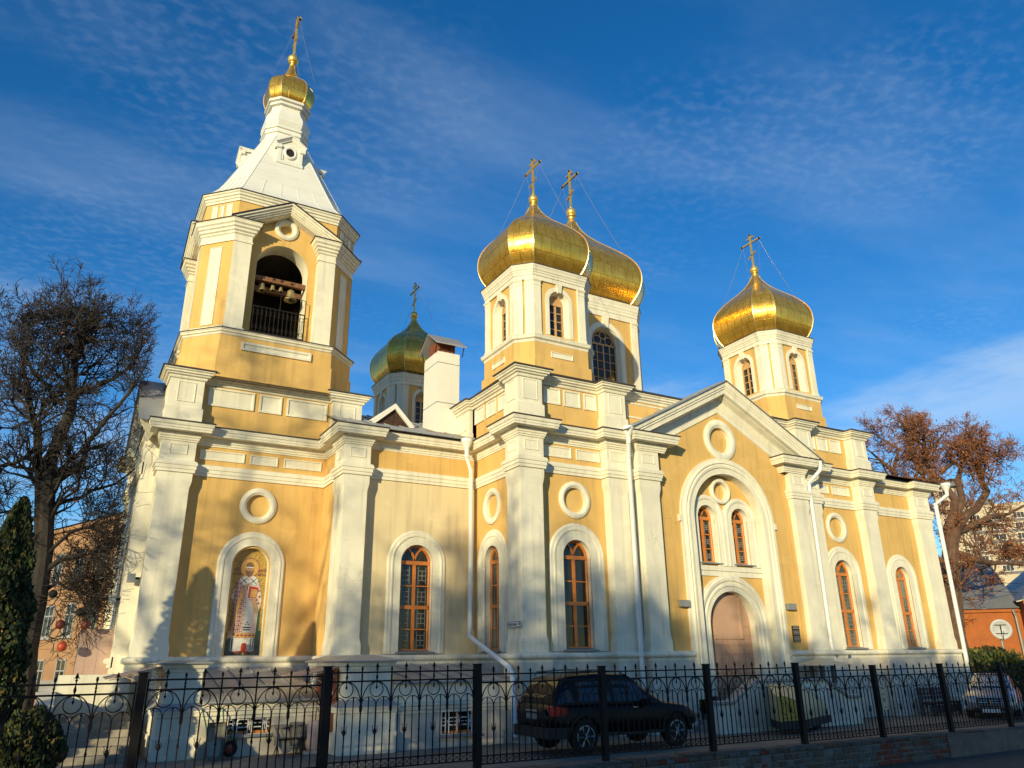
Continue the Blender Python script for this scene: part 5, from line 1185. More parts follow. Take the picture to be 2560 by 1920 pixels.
for n in range(-3, 12):
    x = FX0 + FP * n
    q = pn if n == -3 else pn.copy()
    if n != -3: COL.objects.link(q); q.parent = fe
    q.location = (x + .075 - FO.x, 14.15 - FO.y, fz(n) - FO.z)
    q2 = po if n == -3 else po.copy()
    if n != -3: COL.objects.link(q2); q2.parent = fe
    q2.location = (x - FO.x, 14.15 - FO.y, max(fz(n), fz(n - 1)) - .05 - FO.z)
# paper notice tied to a fence post
nt_ = empty('paper_notice', (19.3, 14.06, 1.1), 'small yellowed paper notice taped to a fence post', 'notice')
m = MB(); m.box(19.28, 19.50, 14.055, 14.065, .78, 1.38); m.build('sheet', mat('yellowed_paper', (0.62, 0.47, 0.28), 0.8, var=.1), nt_)
m = MB()
for z in (1.33, 1.30, 1.16, 1.05, 1.02, .99, .84): m.box(19.31, 19.31 + rnd.uniform(.08, .15), 14.052, 14.055, z - .008, z + .008)
m.build('lettering', INK, nt_)
# ================================================================== CARS
CARP = mat('black_car_paint', (0.0018, 0.002, 0.004), 0.28, var=0.1, spec=0.22)
TYRE = mat('tyre_rubber', (0.012, 0.012, 0.012), 0.9, var=.2)
RIM = mat('alloy_rim', (0.28, 0.28, 0.29), 0.35, metal=.9)
CGL = mat('car_window_glass', (0.006, 0.008, 0.012), 0.04, spec=.8, var=.05)
REDL = mat('red_tail_lamp', (0.45, 0.015, 0.012), 0.15, var=.15, spec=.7)
CHR = mat('chrome', (0.6, 0.6, 0.6), 0.15, metal=1)
PLAST = mat('black_plastic', (0.015, 0.015, 0.016), 0.6)
def lerp(a, b, t): return a + (b - a) * t
def interp(tab, x):
    for (x0, *v0), (x1, *v1) in zip(tab[:-1], tab[1:]):
        if x0 <= x <= x1: t = (x - x0) / (x1 - x0); return [lerp(p, q, t) for p, q in zip(v0, v1)]
    return list(tab[-1][1:]) if x > tab[-1][0] else list(tab[0][1:])
def car(loc, rot, label, paint, lower, upper, wheels, wr_, length, suv=True, tail=True):
    """lower: (x, half width, sill z, belt z); upper: (x, half width at belt, half width at roof, belt z, roof z)"""
    r = empty('parked_car', (0, 0, 0), label, 'car')
    b = MB(); rings = []
    for i in range(41):
        x = length * i / 40; w, z0, z1 = interp(lower, x); h = z1 - z0
        side = [(w * .90, z0), (w * .985, z0 + .12 * h), (w, z0 + .40 * h), (w * .985, z0 + .72 * h), (w * .95, z0 + .92 * h), (w * .86, z1), (w * .45, z1 + .03)]
        rings.append([(x, -y, z) for y, z in side] + [(x, y, z) for y, z in side[::-1]])
    b.loft(rings); b.build('body', paint, r, smooth=True)
    c = MB(); rings = []
    x0, x1 = upper[0][0], upper[-1][0]
    for i in range(33):
        x = x0 + (x1 - x0) * i / 32; wb, wr2, zb, zr = interp(upper, x)
        d = max(zr - zb, .01)
        side = [(wb, zb - .06), (wb, zb), (lerp(wb, wr2, .55), zb + d * .55), (wr2, zb + d * .90), (wr2 * .90, zb + d * .985), (wr2 * .5, zr)]
        rings.append([(x, -y, z) for y, z in side] + [(x, y, z) for y, z in side[::-1]])
    c.loft(rings); c.build('cabin', paint, r, smooth=True)
    def sp(x, t, s, o=.012):
        wb, wr2, zb, zr = interp(upper, x); d = zr - zb
        return (x, s * (lerp(wb, wr2, t) + o), zb + d * (.02 + .86 * t))
    wins = [(.18, .66, .58, .72), (.78, 1.75, 1.70, .82), (1.85, 2.95, 2.62, .86)] if suv else [(.95, 1.75, 1.70, .78), (1.85, 2.75, 2.45, .80)]
    for s in (-1, 1):
        for k, (xa, xb, xbt, tt) in enumerate(wins):
            xat = xa + (.28 if k == 0 else .03)
            m = MB(); n = 6
            for i in range(n):
                u0, u1 = i / n, (i + 1) / n
                m.quad(sp(lerp(xa, xb, u0), .06, s), sp(lerp(xa, xb, u1), .06, s), sp(lerp(xat, xbt, u1), tt, s), sp(lerp(xat, xbt, u0), tt, s))
            m.build('side_window', CGL, r)
    # front and rear glass follow the sloping cabin ends
    def ends(xa, xb, name):
        m = MB(); g = []
        for x in (xa, xb):
            wb, wr2, zb, zr = interp(upper, x); g.append((x, lerp(wb, wr2, .5) * .86, zr + .012))
        (a, wa, za), (q, wq, zq) = g
        m.quad((a, -wa, za), (a, wa, za), (q, wq, zq), (q, -wq, zq)); m.build(name, CGL, r)
    ends(upper[-1][0] - .10, upper[-3][0] + .06, 'windscreen'); ends(upper[0][0] + .04, upper[2][0] - .05, 'rear_window')
    for x in wheels:
        for s in (-1, 1):
            w = interp(lower, x)[0]
            m = MB(); m.loft([[(x + rr * math.cos(2 * math.pi * k / 24), s * yy, wr_ + rr * math.sin(2 * math.pi * k / 24)) for k in range(24)] for rr, yy in ((wr_ * .62, w - .24), (wr_ * .96, w - .23), (wr_, w - .19), (wr_, w - .04), (wr_ * .95, w + .0), (wr_ * .68, w + .005))])
            wl = m.build('wheel', TYRE, r)
            m = MB()
            m.loft([[(x + rr * math.cos(2 * math.pi * k / 24), s * yy, wr_ + rr * math.sin(2 * math.pi * k / 24)) for k in range(24)] for rr, yy in ((wr_ * .68, w + .008), (wr_ * .62, w + .012), (wr_ * .58, w - .03))], True, False, False)
            for k in range(6):
                an = 2 * math.pi * k / 6; m.tube([(x, s * (w - .01), wr_), (x + wr_ * .62 * math.cos(an), s * (w + .004), wr_ + wr_ * .62 * math.sin(an))], .028, 5)
            m.lathe(x, 0, [(0, 0), (0, 0)], 3) if False else None
            m.build('rim', RIM, wl)
            a = MB(); sweep(a, [(x + wr_ * 1.22 * math.cos(math.pi * (1 - k / 16)), wr_ + wr_ * 1.22 * math.sin(math.pi * (1 - k / 16))) for k in range(17)], [(-.05, -.02), (-.05, .035), (0, .04), (.05, .02), (.05, -.12)], (lambda w, s: (lambda p, q, c: (p, s * (w * .985 + c), q)))(w, s)); a.build('wheel_arch', paint, r)
    return r
LOW = [(0, .74, .62, 1.0), (.06, .84, .50, 1.06), (.30, .90, .44, 1.10), (.9, .905, .42, 1.10), (2.4, .905, .42, 1.08), (3.25, .905, .42, 1.07), (3.6, .895, .44, 1.04), (4.1, .87, .46, .98), (4.45, .80, .48, .88), (4.63, .68, .52, .76), (4.70, .55, .56, .68)]
UPP = [(.10, .82, .80, 1.02, 1.06), (.16, .83, .72, 1.08, 1.30), (.42, .86, .66, 1.09, 1.68), (.75, .87, .66, 1.09, 1.745), (1.5, .87, .67, 1.08, 1.78), (2.3, .87, .66, 1.07, 1.74), (2.62, .87, .65, 1.06, 1.64), (3.42, .85, .74, 1.05, 1.08)]
suv = car(None, 0, 'black SUV parked behind the iron fence with its red tail lamp towards the left', CARP, LOW, UPP, (.93, 3.75), .37, 4.70)
m = MB()
for s in (-1, 1): m.tube([(.45, s * .60, 1.70), (.52, s * .60, 1.80), (1.4, s * .61, 1.845), (2.2, s * .60, 1.80), (2.32, s * .60, 1.74)], .022, 6)
m.build('roof_rail', mat('grey_roof_rail', (0.12, 0.12, 0.12), .4, metal=.5), suv)
for s in (-1, 1):
    m = MB(); m.loft([[(x, s * (w - d), z) for d, z in ((0, z0), (0, z1), (.10, z1), (.10, z0))] for x, w, z0, z1 in ((.0, .72, .86, 1.04), (.05, .86, .84, 1.07), (.30, .918, .86, 1.04), (.44, .918, .90, 1.0))]); m.build('tail_lamp', REDL, suv)
    for x in (1.35, 2.35):
        m = MB(); m.box(x, x + .20, s * .905 - .02, s * .905 + .035, .955, .985); m.build('door_handle', CHR, suv)
    m = MB(); m.loft([[(x, s * y, z) for y, z in ((.90, 1.02), (1.06, 1.02), (1.08, 1.16), (.92, 1.16))] for x in (2.62, 2.80)]); m.build('wing_mirror', CARP, suv)
m = MB(); m.box(-.02, .04, -.30, .30, .93, .97); m.build('chrome_strip', CHR, suv)
m = MB(); m.box(-.012, .05, -.26, .26, .76, .88); m.build('number_plate', mat('dirty_plate', (.2, .2, .19), .5), suv)
m = MB(); m.loft([[(x, y, z) for y, z in ((-w, .36), (w, .36), (w, .60), (-w, .60))] for x, w in ((-.06, .70), (-.04, .84), (.12, .91), (.5, .91))]); m.build('rear_bumper', PLAST, suv)
m = MB(); m.box(1.25, 3.3, -.93, -.84, .36, .42); m.build('side_step', PLAST, suv)
suv.location = (10.26, 17.10, .04)
LOWS = [(0, .62, .45, .85), (.08, .74, .32, .92), (.5, .82, .24, .94), (1.4, .85, .20, .92), (2.8, .85, .20, .90), (3.3, .84, .22, .88), (3.9, .80, .26, .80), (4.15, .72, .30, .70), (4.25, .60, .34, .60)]
UPPS = [(.35, .74, .70, .92, .95), (.6, .76, .62, .93, 1.15), (1.1, .78, .56, .92, 1.40), (1.7, .78, .56, .91, 1.44), (2.1, .78, .55, .90, 1.41), (2.45, .77, .55, .89, 1.32), (3.15, .76, .66, .87, .90)]
SILV = mat('silver_car_paint', (0.42, 0.42, 0.43), .3, metal=.5, var=.05, coat=.5)
sed = car(None, 0, 'silver sedan with a dark slatted grille facing the fence at the far right', SILV, LOWS, UPPS, (.75, 3.35), .30, 4.25, suv=False)
for s in (-1, 1):
    m = MB(); m.loft([[(x, s * y, z) for y, z in ((w - .30, .60), (w, .60), (w - .02, .74), (w - .28, .74))] for x, w in ((4.20, .66), (4.0, .79))]); m.build('headlight', mat('headlight_glass', (.5, .52, .55), .1, spec=.8), sed)
m = MB()
for z in (.42, .50, .58, .66): m.box(4.2, 4.28, -.36, .36, z - .018, z + .018)
m.box(4.18, 4.26, -.50, .50, .30, .37); m.build('grille', PLAST, sed)
m = MB(); m.box(4.26, 4.285, -.05, .05, .50, .60); m.build('badge', CHR, sed)
m = MB(); m.box(4.24, 4.27, -.26, .26, .22, .33); m.build('number_plate', WHT, sed)
sed.rotation_euler = (0, 0, D2R(206)); sed.location = (32.1, 18.3, .02)
# ================================================================== YARD CLUTTER
wb = empty('wheelbarrow', (3.65, 20.7, 0), 'steel wheelbarrow with green handles stood on end against the annex wall', 'wheelbarrow')
m = MB(); rings = []
for z, w, d in ((.03, .13, .10), (.08, .20, .17), (.40, .23, .22), (.70, .22, .18), (.82, .19, .10)):
    rings.append([(3.62 - w, 20.55 + .10 * z, z), (3.62 - w * .7, 20.55 + d + .1 * z, z), (3.62 + w * .7, 20.55 + d + .1 * z, z), (3.62 + w, 20.55 + .10 * z, z)])
m.loft(rings, False, False, False); m.loft([[(p[0], p[1] + .012, p[2]) for p in r_] for r_ in rings], False, False, False)
m.add([rings[0][0], rings[0][1], rings[0][2], rings[0][3]], [[0, 1, 2, 3]]); m.add(rings[-1], [[0, 1, 2, 3]])
m.build('tray', mat('galvanised_tray', (.25, .25, .22), .5, metal=.5, var=.25), wb)
m = MB()
for s in (-1, 1): m.tube([(3.62 + s * .10, 20.85, .10), (3.62 + s * .20, 20.88, .70), (3.62 + s * .24 - .1, 20.95, 1.14)], .018, 6)
m.tube([(3.80, 20.88, .62), (3.95, 20.86, .70), (4.02, 20.84, .60), (3.98, 20.86, .45)], .018, 6); m.tube([(3.65, 20.86, .2), (3.95, 20.86, .2)], .016, 6)
m.build('frame', mat('green_tube', (.01, .09, .05), .5), wb)
m = MB(); F_ = frame((3.98, 20.80, .22), 0)
m.loft([[F_(rr * math.cos(2 * math.pi * k / 20), rr * math.sin(2 * math.pi * k / 20), c) for k in range(20)] for rr, c in ((.10, -.05), (.17, -.045), (.19, 0), (.17, .045), (.10, .05))]); wl = m.build('wheel', TYRE, wb)
m = MB(); m.loft([[F_(rr * math.cos(2 * math.pi * k / 16), rr * math.sin(2 * math.pi * k / 16), c) for k in range(16)] for rr, c in ((.10, .051), (.03, .07))]); m.build('hub', mat('red_hub', (.25, .03, .02), .5), wl)
ch = empty('folding_chair', (5.35, 20.7, 0), 'low folding chair under draped work jackets by the annex wall', 'chair')
m = MB()
for x in (5.08, 5.62):
    m.tube([(x, 20.45, 0), (x, 20.95, .68)], .014, 5); m.tube([(x, 20.95, 0), (x, 20.50, .40)], .014, 5)
for y, z in ((20.92, .64), (20.5, .38), (20.9, .40)): m.tube([(5.06, y, z), (5.64, y, z)], .014, 5)
m.build('frame', BLKI, ch); m = MB(); m.box(5.08, 5.62, 20.5, 20.9, .39, .41); m.build('seat', mat('canvas_seat', (.12, .1, .08), .9), ch)
def drape(name, x0, x1, zt, zb, col, label, ph):
    r = empty(name, ((x0 + x1) / 2, 20.7, zb), label, 'jacket', 'work jackets draped over the chair')
    m = MB(); g = []
    for i in range(13):
        u = i / 12; row = []
        for j in range(15):
            t = j / 14; x = lerp(x0, x1, u) + .03 * math.sin(7 * t + ph)
            fold = .035 * math.sin(u * 17 + ph + 2 * t) * (.3 + abs(t - .5) * 1.6)
            bot = zb + .10 * math.sin(u * 5 + ph)
            if t < .55: k = t / .55; y = 20.60 + .22 * k + fold - .05 * (1 - k); z = lerp(bot, zt, k ** .8) + .015 * math.sin(u * 9)
            else: k = (t - .55) / .45; y = 20.82 + .16 * k + fold * .5; z = lerp(zt, zt - .3, k ** 1.3)
            row.append((x, y - .04, z))
        g.append(row)
    m.loft(g, False); m.build('cloth', mat(name + str(ph) + '_cloth', col, .95, var=.2, vscale=8, bump=.3), r, smooth=True)
    m = MB(); m.tube([(x0 + .02, 20.66, zt - .03), (lerp(x0, x1, .5), 20.60, zt - .07), (x1 - .02, 20.66, zt - .03)], .028, 6); m.build('collar', mat(name + '_collar', [c * .8 for c in col], .95), r)
drape('work_jacket', 4.95, 5.36, .70, .14, (.26, .23, .18), 'pale khaki jacket hanging lowest over the folding chair', 1)
drape('work_jacket', 5.36, 5.74, .74, .30, (.22, .19, .14), 'brown jacket with white tags on the folding chair beside the pink tub', 4)
tk = empty('plastic_tub', (6.05, 20.75, 0), 'pale pink rounded plastic tub stood on end beside the jackets', 'tub')
m = MB(); rr_ = []
for y, s in ((20.60, .90), (20.63, 1.0), (20.78, 1.0), (20.82, .94)):
    pts = []
    for k in range(32):
        an = 2 * math.pi * k / 32; c, s_ = math.cos(an), math.sin(an); e = .55
        pts.append((6.04 + .25 * s * math.copysign(abs(c) ** e, c), y, .40 + .36 * s * math.copysign(abs(s_) ** e, s_)))
    rr_.append(pts)
m.loft(rr_); m.build('tub_body', mat('pale_pink_plastic', (.45, .34, .31), .6, var=.1), tk, smooth=True)
m = MB(); m.box(5.72, 6.32, 20.55, 20.95, .0, .06); m.build('foot_slab', BAS, tk)
sk = empty('broom_stick', (6.0, 20.9, .6), 'thin dark wooden stick leaning on the wall above the pink tub', 'stick')
m = MB(); m.tube([(5.98, 20.72, .05), (6.12, 21.05, 1.28)], .014, 6); m.build('stick_pole', mat('dark_stick', (.08, .05, .03), .8), sk)
yc_ = empty('covered_trailer', (19.9, 17.3, 0), 'yellow and cream rounded trailer cover on a black base before the portal stairs', 'trailer')
def arcprof(x0, x1, zb, zt, n=14):
    return [(x0, zb), (x0, zt * .97)] + [(lerp(x0, x1, math.sin(math.pi / 2 * i / n) ** 1.0), zb + (zt - zb) * math.cos(math.pi / 2 * i / n) ** .75) for i in range(1, n)] + [(x1, zb)]
A0 = arcprof(18.52, 19.75, .36, 1.06); A1 = arcprof(19.3, 21.9, .36, 1.34)
FA = [(a, 16.95 + .1 * (a - 18.52), b) for a, b in A0]; FB_ = [(a, 18.02, b) for a, b in A1]
MB().add(FA, [list(range(len(FA)))]).build('end_panel', mat('yellow_vinyl', (.50, .34, .05), .45, var=.12), yc_)
m = MB(); m.loft([FA, FB_], False, False, False); m.add(FB_, [list(range(len(FB_)))]); m.build('cover', mat('cream_vinyl', (.52, .43, .22), .5, var=.1), yc_)
m = MB()
for P in ([(18.62, .95), (18.80, .80), (18.68, .62), (18.90, .50)], [(18.85, .92), (19.05, .72), (19.2, .55)], [(18.75, .45), (19.05, .42), (19.35, .46), (19.55, .42)], [(19.42, .62), (19.45, .50)]):
    m.tube([(a, 16.94 + .1 * (a - 18.52), b) for a, b in P], .008, 4)
m.build('painted_doodle', INK, yc_)
m = MB(); m.add([(18.5, 16.93, .14), (19.8, 17.06, .14), (22.0, 18.0, .14), (19.3, 18.0, .14), (18.5, 16.93, .36), (19.8, 17.06, .36), (22.0, 18.0, .36), (19.3, 18.0, .36)], [[3, 2, 1, 0], [4, 5, 6, 7], [0, 1, 5, 4], [1, 2, 6, 5], [2, 3, 7, 6], [3, 0, 4, 7]]); m.build('chassis', PLAST, yc_)
for x, y in ((19.3, 17.1), (20.9, 17.7)):
    m = MB(); m.loft([[(x + r * math.cos(2 * math.pi * k / 18), y + yy, .16 + r * math.sin(2 * math.pi * k / 18)) for k in range(18)] for r, yy in ((.10, -.06), (.16, -.05), (.16, .05), (.10, .06))]); m.build('wheel', TYRE, yc_)
bn = empty('wooden_bench', (29.2, 19.0, 0), 'weathered brown wooden bench with a plank back against the annex wall', 'bench')
WBR = mat('weathered_planks', (.12, .085, .065), .85, var=.4, vscale=4, stretch=(1, 1, 8))
m = MB()
for i in range(3): m.box(28.35, 30.25, 18.62 + .15 * i, 18.75 + .15 * i, .44, .48)
m.build('seat', WBR, bn); m = MB()
for i in range(3): m.box(28.35, 30.25, 19.10 + .02 * i, 19.14 + .02 * i, .55 + .14 * i, .67 + .14 * i)
m.build('backrest', mat('greyed_planks', (.15, .12, .115), .85, var=.35, vscale=4), bn)
for x in (28.45, 29.25, 30.1):
    m = MB(); m.box(x, x + .08, 18.64, 18.72, 0, .44); m.box(x, x + .08, 19.06, 19.13, 0, .98); m.box(x, x + .08, 18.64, 19.1, .38, .44); m.build('leg', WBR, bn)
m = MB(); m.box(28.36, 30.24, 18.66, 18.70, .10, .36); m.build('apron', WBR, bn)
# ================================================================== TREES
BARKD = mat('shade_dark_bark', (.030, .024, .020), .95, var=.35, vscale=6, bump=.6, bscale=20)  # the left tree's shade is put into this dark bark colour
TWIGD = mat('shade_dark_twigs', (.035, .026, .022), .95, var=.3)  # twigs likewise coloured dark in place of shade on the left tree
BARKR = mat('reddish_bark', (.115, .062, .038), .95, var=.4, vscale=3, bump=.6, bscale=14)
TWIGR = mat('reddish_twigs', (.17, .072, .036), .95, var=.35, vscale=2)
KEYS = mat('dry_seed_keys', (.34, .11, .030), .9, var=.4, vscale=6)
LEAFY = mat('yellow_leaf', (.55, .30, .03), .8, var=.3)
def grow(tb, cb, lf, p, d, L, r, depth, R, par):
    if 'xmax' in par and p.x + d.x * L > par['xmax']: return
    n = 4 if depth > 1 else 3
    pts = [p]; q = p; dd = d
    for i in range(n):
        dd = (dd + Vector((R.gauss(0, par['wig']), R.gauss(0, par['wig']), R.gauss(par['up'], par['wig'])))).normalized()
        q = q + dd * (L / n); pts.append(q)
    rad = [max(r * (1 - .62 * i / n), par['rmin']) for i in range(n + 1)]
    (tb if r > par['rtrunk'] else cb).tube(pts, rad, 5 if r > .04 else 3, False)
    if depth == 0:
        if lf is not None and R.random() < par['leaf']:
            for _ in range(par['nleaf']):
                a = pts[-1] + Vector((R.gauss(0, .10), R.gauss(0, .10), R.gauss(-.05, .10))) * par.get('spread', 1); s = R.uniform(.03, .07) * par.get('ls', 1)
                u = Vector((R.gauss(0, 1), R.gauss(0, 1), R.gauss(0, 1))).normalized(); v = u.orthogonal().normalized()
                lf.quad(a - u * s, a + v * s * .5, a + u * s, a - v * s * .5)
        return
    k = par['n'][depth]
    for i in range(k):
        t = R.uniform(.25, 1.0) if i < k - 1 else 1.0
        f = t * n; j = min(int(f), n - 1); o = pts[j].lerp(pts[j + 1], f - j)
        ax = (pts[j + 1] - pts[j]).normalized()
        side = Vector((R.gauss(0, 1), R.gauss(0, 1), R.gauss(0, 1))); side = (side - ax * side.dot(ax)).normalized()
        an = D2R(R.uniform(*par['ang'])) if i < k - 1 else D2R(12)
        nd = (ax * math.cos(an) + side * math.sin(an)).normalized()
        grow(tb, cb, lf, o, nd, L * R.uniform(.50, .78), max(r * R.uniform(.42, .62), par['rmin']), depth - 1, R, par)
def tree(name, label, limbs, par, seed, bark, twig, leafm=None, group=None, lean=1.0):
    """limbs: list of (points, r0, r1, child length, depth)"""
    R = random.Random(seed); tb, cb = MB(), MB(); lf = MB() if leafm else None
    for pts, r0, r1, L, depth, nch in limbs:
        P = [Vector(p) for p in pts]
        # add small kinks
        Q = [P[0]]
        for a, b in zip(P[:-1], P[1:]):
            m_ = a.lerp(b, .5) + Vector((R.gauss(0, 1), R.gauss(0, 1), R.gauss(0, 1))) * (b - a).length * .05
            Q += [m_, b]
        n = len(Q); rad = [lerp(r0, r1, i / (n - 1)) for i in range(n)]
        tb.tube(Q, rad, 9, False)
        for i in range(nch):
            t = (R.uniform(.30, 1.0) if i else 1.0) * (n - 1); j = min(int(t), n - 2); o = Q[j].lerp(Q[j + 1], t - j)
            ax = (Q[j + 1] - Q[j]).normalized(); side = Vector((R.gauss(0, 1), R.gauss(0, 1), R.gauss(.2, .8))); side = (side - ax * side.dot(ax)).normalized()
            an = D2R(R.uniform(25, 65)) if i else .1
            grow(tb, cb, lf, o, (ax * math.cos(an) + side * math.sin(an)).normalized(), L * R.uniform(.6, 1.1) * (1.15 - .5 * t / (n - 1)), rad[j] * .5 if rad[j] * .5 < .09 else .09, depth, R, par)
    base = limbs[0][0][0]
    r = empty(name, base, label, 'tree', group)
    tb.build('trunk', bark, r); cb.build('crown', twig, r)
    if lf is not None and lf.f: lf.build('leaves', leafm, r)
    return r
PL = dict(xmax=1.35, wig=.28, up=.05, rmin=.0085, rtrunk=.030, n=[0, 4, 4, 5], ang=(25, 65), leaf=.03, nleaf=1)
Yl = 27.0
def LX(seq, dy=0.0):
    return [(x, Yl + dy * i, z) for i, (x, z) in enumerate(seq)]
limbsL = [
    ([(-.50, Yl, 0)] + LX([(-.58, 1.24), (-.71, 3.97), (-.99, 7.0), (-.94, 9.27), (-.86, 10.26), (-.96, 11.2), (-1.0, 11.9), (-1.14, 12.7), (-1.2, 13.2)]), .30, .03, 1.6, 3, 34),
    (LX([(-.69, 2.41), (-.95, 5.35), (-1.61, 8.94), (-1.87, 9.6), (-2.26, 10.9), (-2.51, 11.7)], .2), .17, .03, 1.5, 3, 26),
    (LX([(-.97, 7.36), (-.25, 8.03), (.20, 9.6), (.75, 10.6), (1.1, 11.6)], -.15), .11, .025, 1.5, 3, 18),
    (LX([(-.85, 10.21), (-.12, 10.88), (.62, 11.69), (.88, 13.02)], .2), .08, .02, 1.4, 3, 14),
    (LX([(-1.06, 9.98), (-1.63, 10.53), (-2.31, 11.24), (-2.73, 11.86)], -.2), .08, .02, 1.5, 3, 12),
    (LX([(-1.55, 8.49), (-2.03, 7.97), (-2.6, 7.71), (-3.6, 7.9)], .1), .08, .02, 1.5, 3, 12),
    (LX([(-.78, 4.65), (-.35, 5.14), (.16, 5.29), (.72, 5.19), (1.05, 4.86), (1.15, 4.5)], -.05), .09, .03, 1.4, 3, 24),
    (LX([(-.75, 4.1), (-.3, 4.5), (.2, 4.3), (.7, 3.6)], .12), .06, .02, 1.4, 3, 22),
    (LX([(-.8, 5.2), (-.2, 6.0), (.4, 6.2), (.9, 5.9)], .15), .06, .02, 1.4, 3, 22),
    (LX([(-.9, 6.6), (-.1, 7.08), (.8, 7.63), (1.3, 8.22)], .1), .08, .02, 1.4, 3, 14),
    (LX([(-.99, 11.8), (-.54, 12.5), (-.62, 13.5)]), .05, .015, .8, 3, 7),
    (LX([(-.99, 11.8), (-1.6, 12.3), (-2.11, 12.6)]), .05, .015, .8, 3, 7),
    (LX([(-.8, 6.0), (-1.7, 6.6), (-2.6, 6.3)], .2), .07, .02, 1.4, 3, 10)]
tree('bare_tree', 'dark bare many-branched tree left of the bell tower', limbsL, PL, 11, BARKD, TWIGD, KEYS, 'bare trees')
for i_, (x, y, z, r, c, lab) in enumerate(((.40, 26.3, 4.65, .10, 0, 'dark round feeder ball hanging highest in the bare tree'), (-.35, 26.3, 4.1, .12, 0, 'dark round feeder ball hanging leftmost in the bare tree'), (.42, 26.2, 3.6, .12, 0, 'dark round feeder ball under the highest one in the bare tree'), (-.02, 26.2, 3.25, .13, 1, 'dull red ball hanging left in the bare tree before the pink house'), (.62, 26.2, 3.25, .13, 1, 'dull red ball hanging right in the bare tree beside the tower'), (.12, 26.1, 2.65, .13, 2, 'bright red ball hanging lowest in the bare tree'))):
    e = empty('hanging_ball', (x, y, z), lab, 'ball', 'balls hanging in the bare tree')
    m = MB(); m.lathe(x, y, [(.02, z - r)] + [(r * math.sin(math.pi * k / 8), z - r * math.cos(math.pi * k / 8)) for k in range(1, 8)] + [(.02, z + r)], 12); m.build('ball', (DARK, mat('dull_red_ball', (.12, .02, .01), .6), mat('bright_red_ball', (.40, .05, .015), .5))[c], e, smooth=True)
    m = MB(); m.tube([(x, y, z + r), (x + .02, y + .3, z + r + .7)], .006, 4); m.build('cord', BLKI, e)
def SC(seq, Y, k): return [(x * k, Y * k + (0 if i == 0 else .6 * math.sin(3.1 * i + x)), (z - 2.15) * k + 2.15) for i, (x, z) in enumerate(seq)]
PR = dict(wig=.26, up=.05, rmin=.012, rtrunk=.05, n=[0, 4, 4, 5], ang=(25, 65), leaf=.30, nleaf=4, ls=1.35, spread=1.3)
k = .8; Y = 30
limbsR = [
    ([(39.5, 24, 0)] + SC([(49.45, 2.02), (50.07, 4.93), (50.19, 7.57), (50.95, 9.99)], Y, k), .60, .36, 1.5, 3, 8),
    (SC([(50.95, 9.99), (51.4, 11.99), (51.61, 14.04), (50.26, 15.43), (49.25, 16.4), (49.39, 17.2)], Y, k), .26, .03, 1.45, 3, 17),
    (SC([(50.78, 9.49), (52.76, 11.1), (56.1, 13.03), (56.54, 15.11), (58.5, 15.9), (59.6, 16.2)], Y, k), .28, .03, 1.45, 3, 17),
    (SC([(52.13, 10.76), (53.68, 13.63), (54.75, 16.2), (55.8, 17.3)], Y, k), .22, .03, 1.4, 3, 14),
    (SC([(51.37, 10.01), (53.68, 10.37), (54.98, 11.07), (57.66, 11.49), (61.59, 13.99)], Y, k), .24, .03, 1.4, 3, 13),
    (SC([(50.55, 8.62), (52.81, 8.07), (56.25, 8.04), (59.33, 7.98)], Y, k), .24, .03, 1.5, 3, 17),
    (SC([(51.61, 14.04), (53.65, 15.0), (56.0, 16.4)], Y, k), .14, .02, 1.2, 3, 9),
    (SC([(50.2, 7.6), (48.9, 9.5), (48.2, 12.0)], Y, k), .16, .03, 1.2, 3, 8)]
tree('bare_tree', 'big reddish leafless tree with forked trunk right of the white corner downpipe', limbsR, PR, 5, BARKR, TWIGR, KEYS, 'bare trees')
k = .85; Y = 36
limbsQ = [
    ([(46.5, 30.6, 0)] + SC([(54.46, 2.02), (56.12, 12.0), (57.34, 14.16), (58.18, 15.66), (59.0, 18.2), (58.8, 19.8)], Y, k), .42, .03, 1.5, 3, 20),
    (SC([(57.0, 14.24), (55.92, 15.54), (55.96, 17.56), (54.79, 19.0)], Y, k), .20, .03, 1.3, 3, 12),
    (SC([(55.92, 15.54), (54.61, 17.0), (52.9, 17.4)], Y, k), .14, .02, 1.2, 3, 9),
    (SC([(58.89, 17.92), (61.0, 19.6)], Y, k), .12, .02, 1.2, 3, 8),
    (SC([(58.18, 15.66), (60.4, 17.2)], Y, k), .12, .02, 1.2, 3, 8)]
tree('bare_tree', 'reddish leafless tree rising directly behind the east annex roof', limbsQ, PR, 8, BARKR, TWIGR, KEYS, 'bare trees')
GRN = [mat('thuja_dark_green', (.018, .030, .010), .9, var=.3), mat('thuja_green', (.040, .060, .013), .9, var=.3), mat('thuja_olive_tips', (.11, .085, .016), .9, var=.3)]
def foliage(mb, fn, n, s0, s1, R, vert=1.0):
    for _ in range(n):
        p, out_ = fn(R); s = R.uniform(s0, s1)
        u = Vector((R.gauss(0, .35), R.gauss(0, .35), vert)).normalized(); v = (out_ + Vector((R.gauss(0, .6), R.gauss(0, .6), R.gauss(0, .4)))).normalized()
        v = (v - u * v.dot(u)).normalized(); w = u.cross(v)
        d = (v * .8 + w * R.uniform(-1, 1)).normalized()
        mb.mi = R.choice([0, 0, 1, 1, 2])
        mb.quad(p - u * s * .5 - d * s * .25, p - u * s * .1 + d * s * .45, p + u * s * .8 + d * s * .15, p + u * s * .2 - d * s * .4)
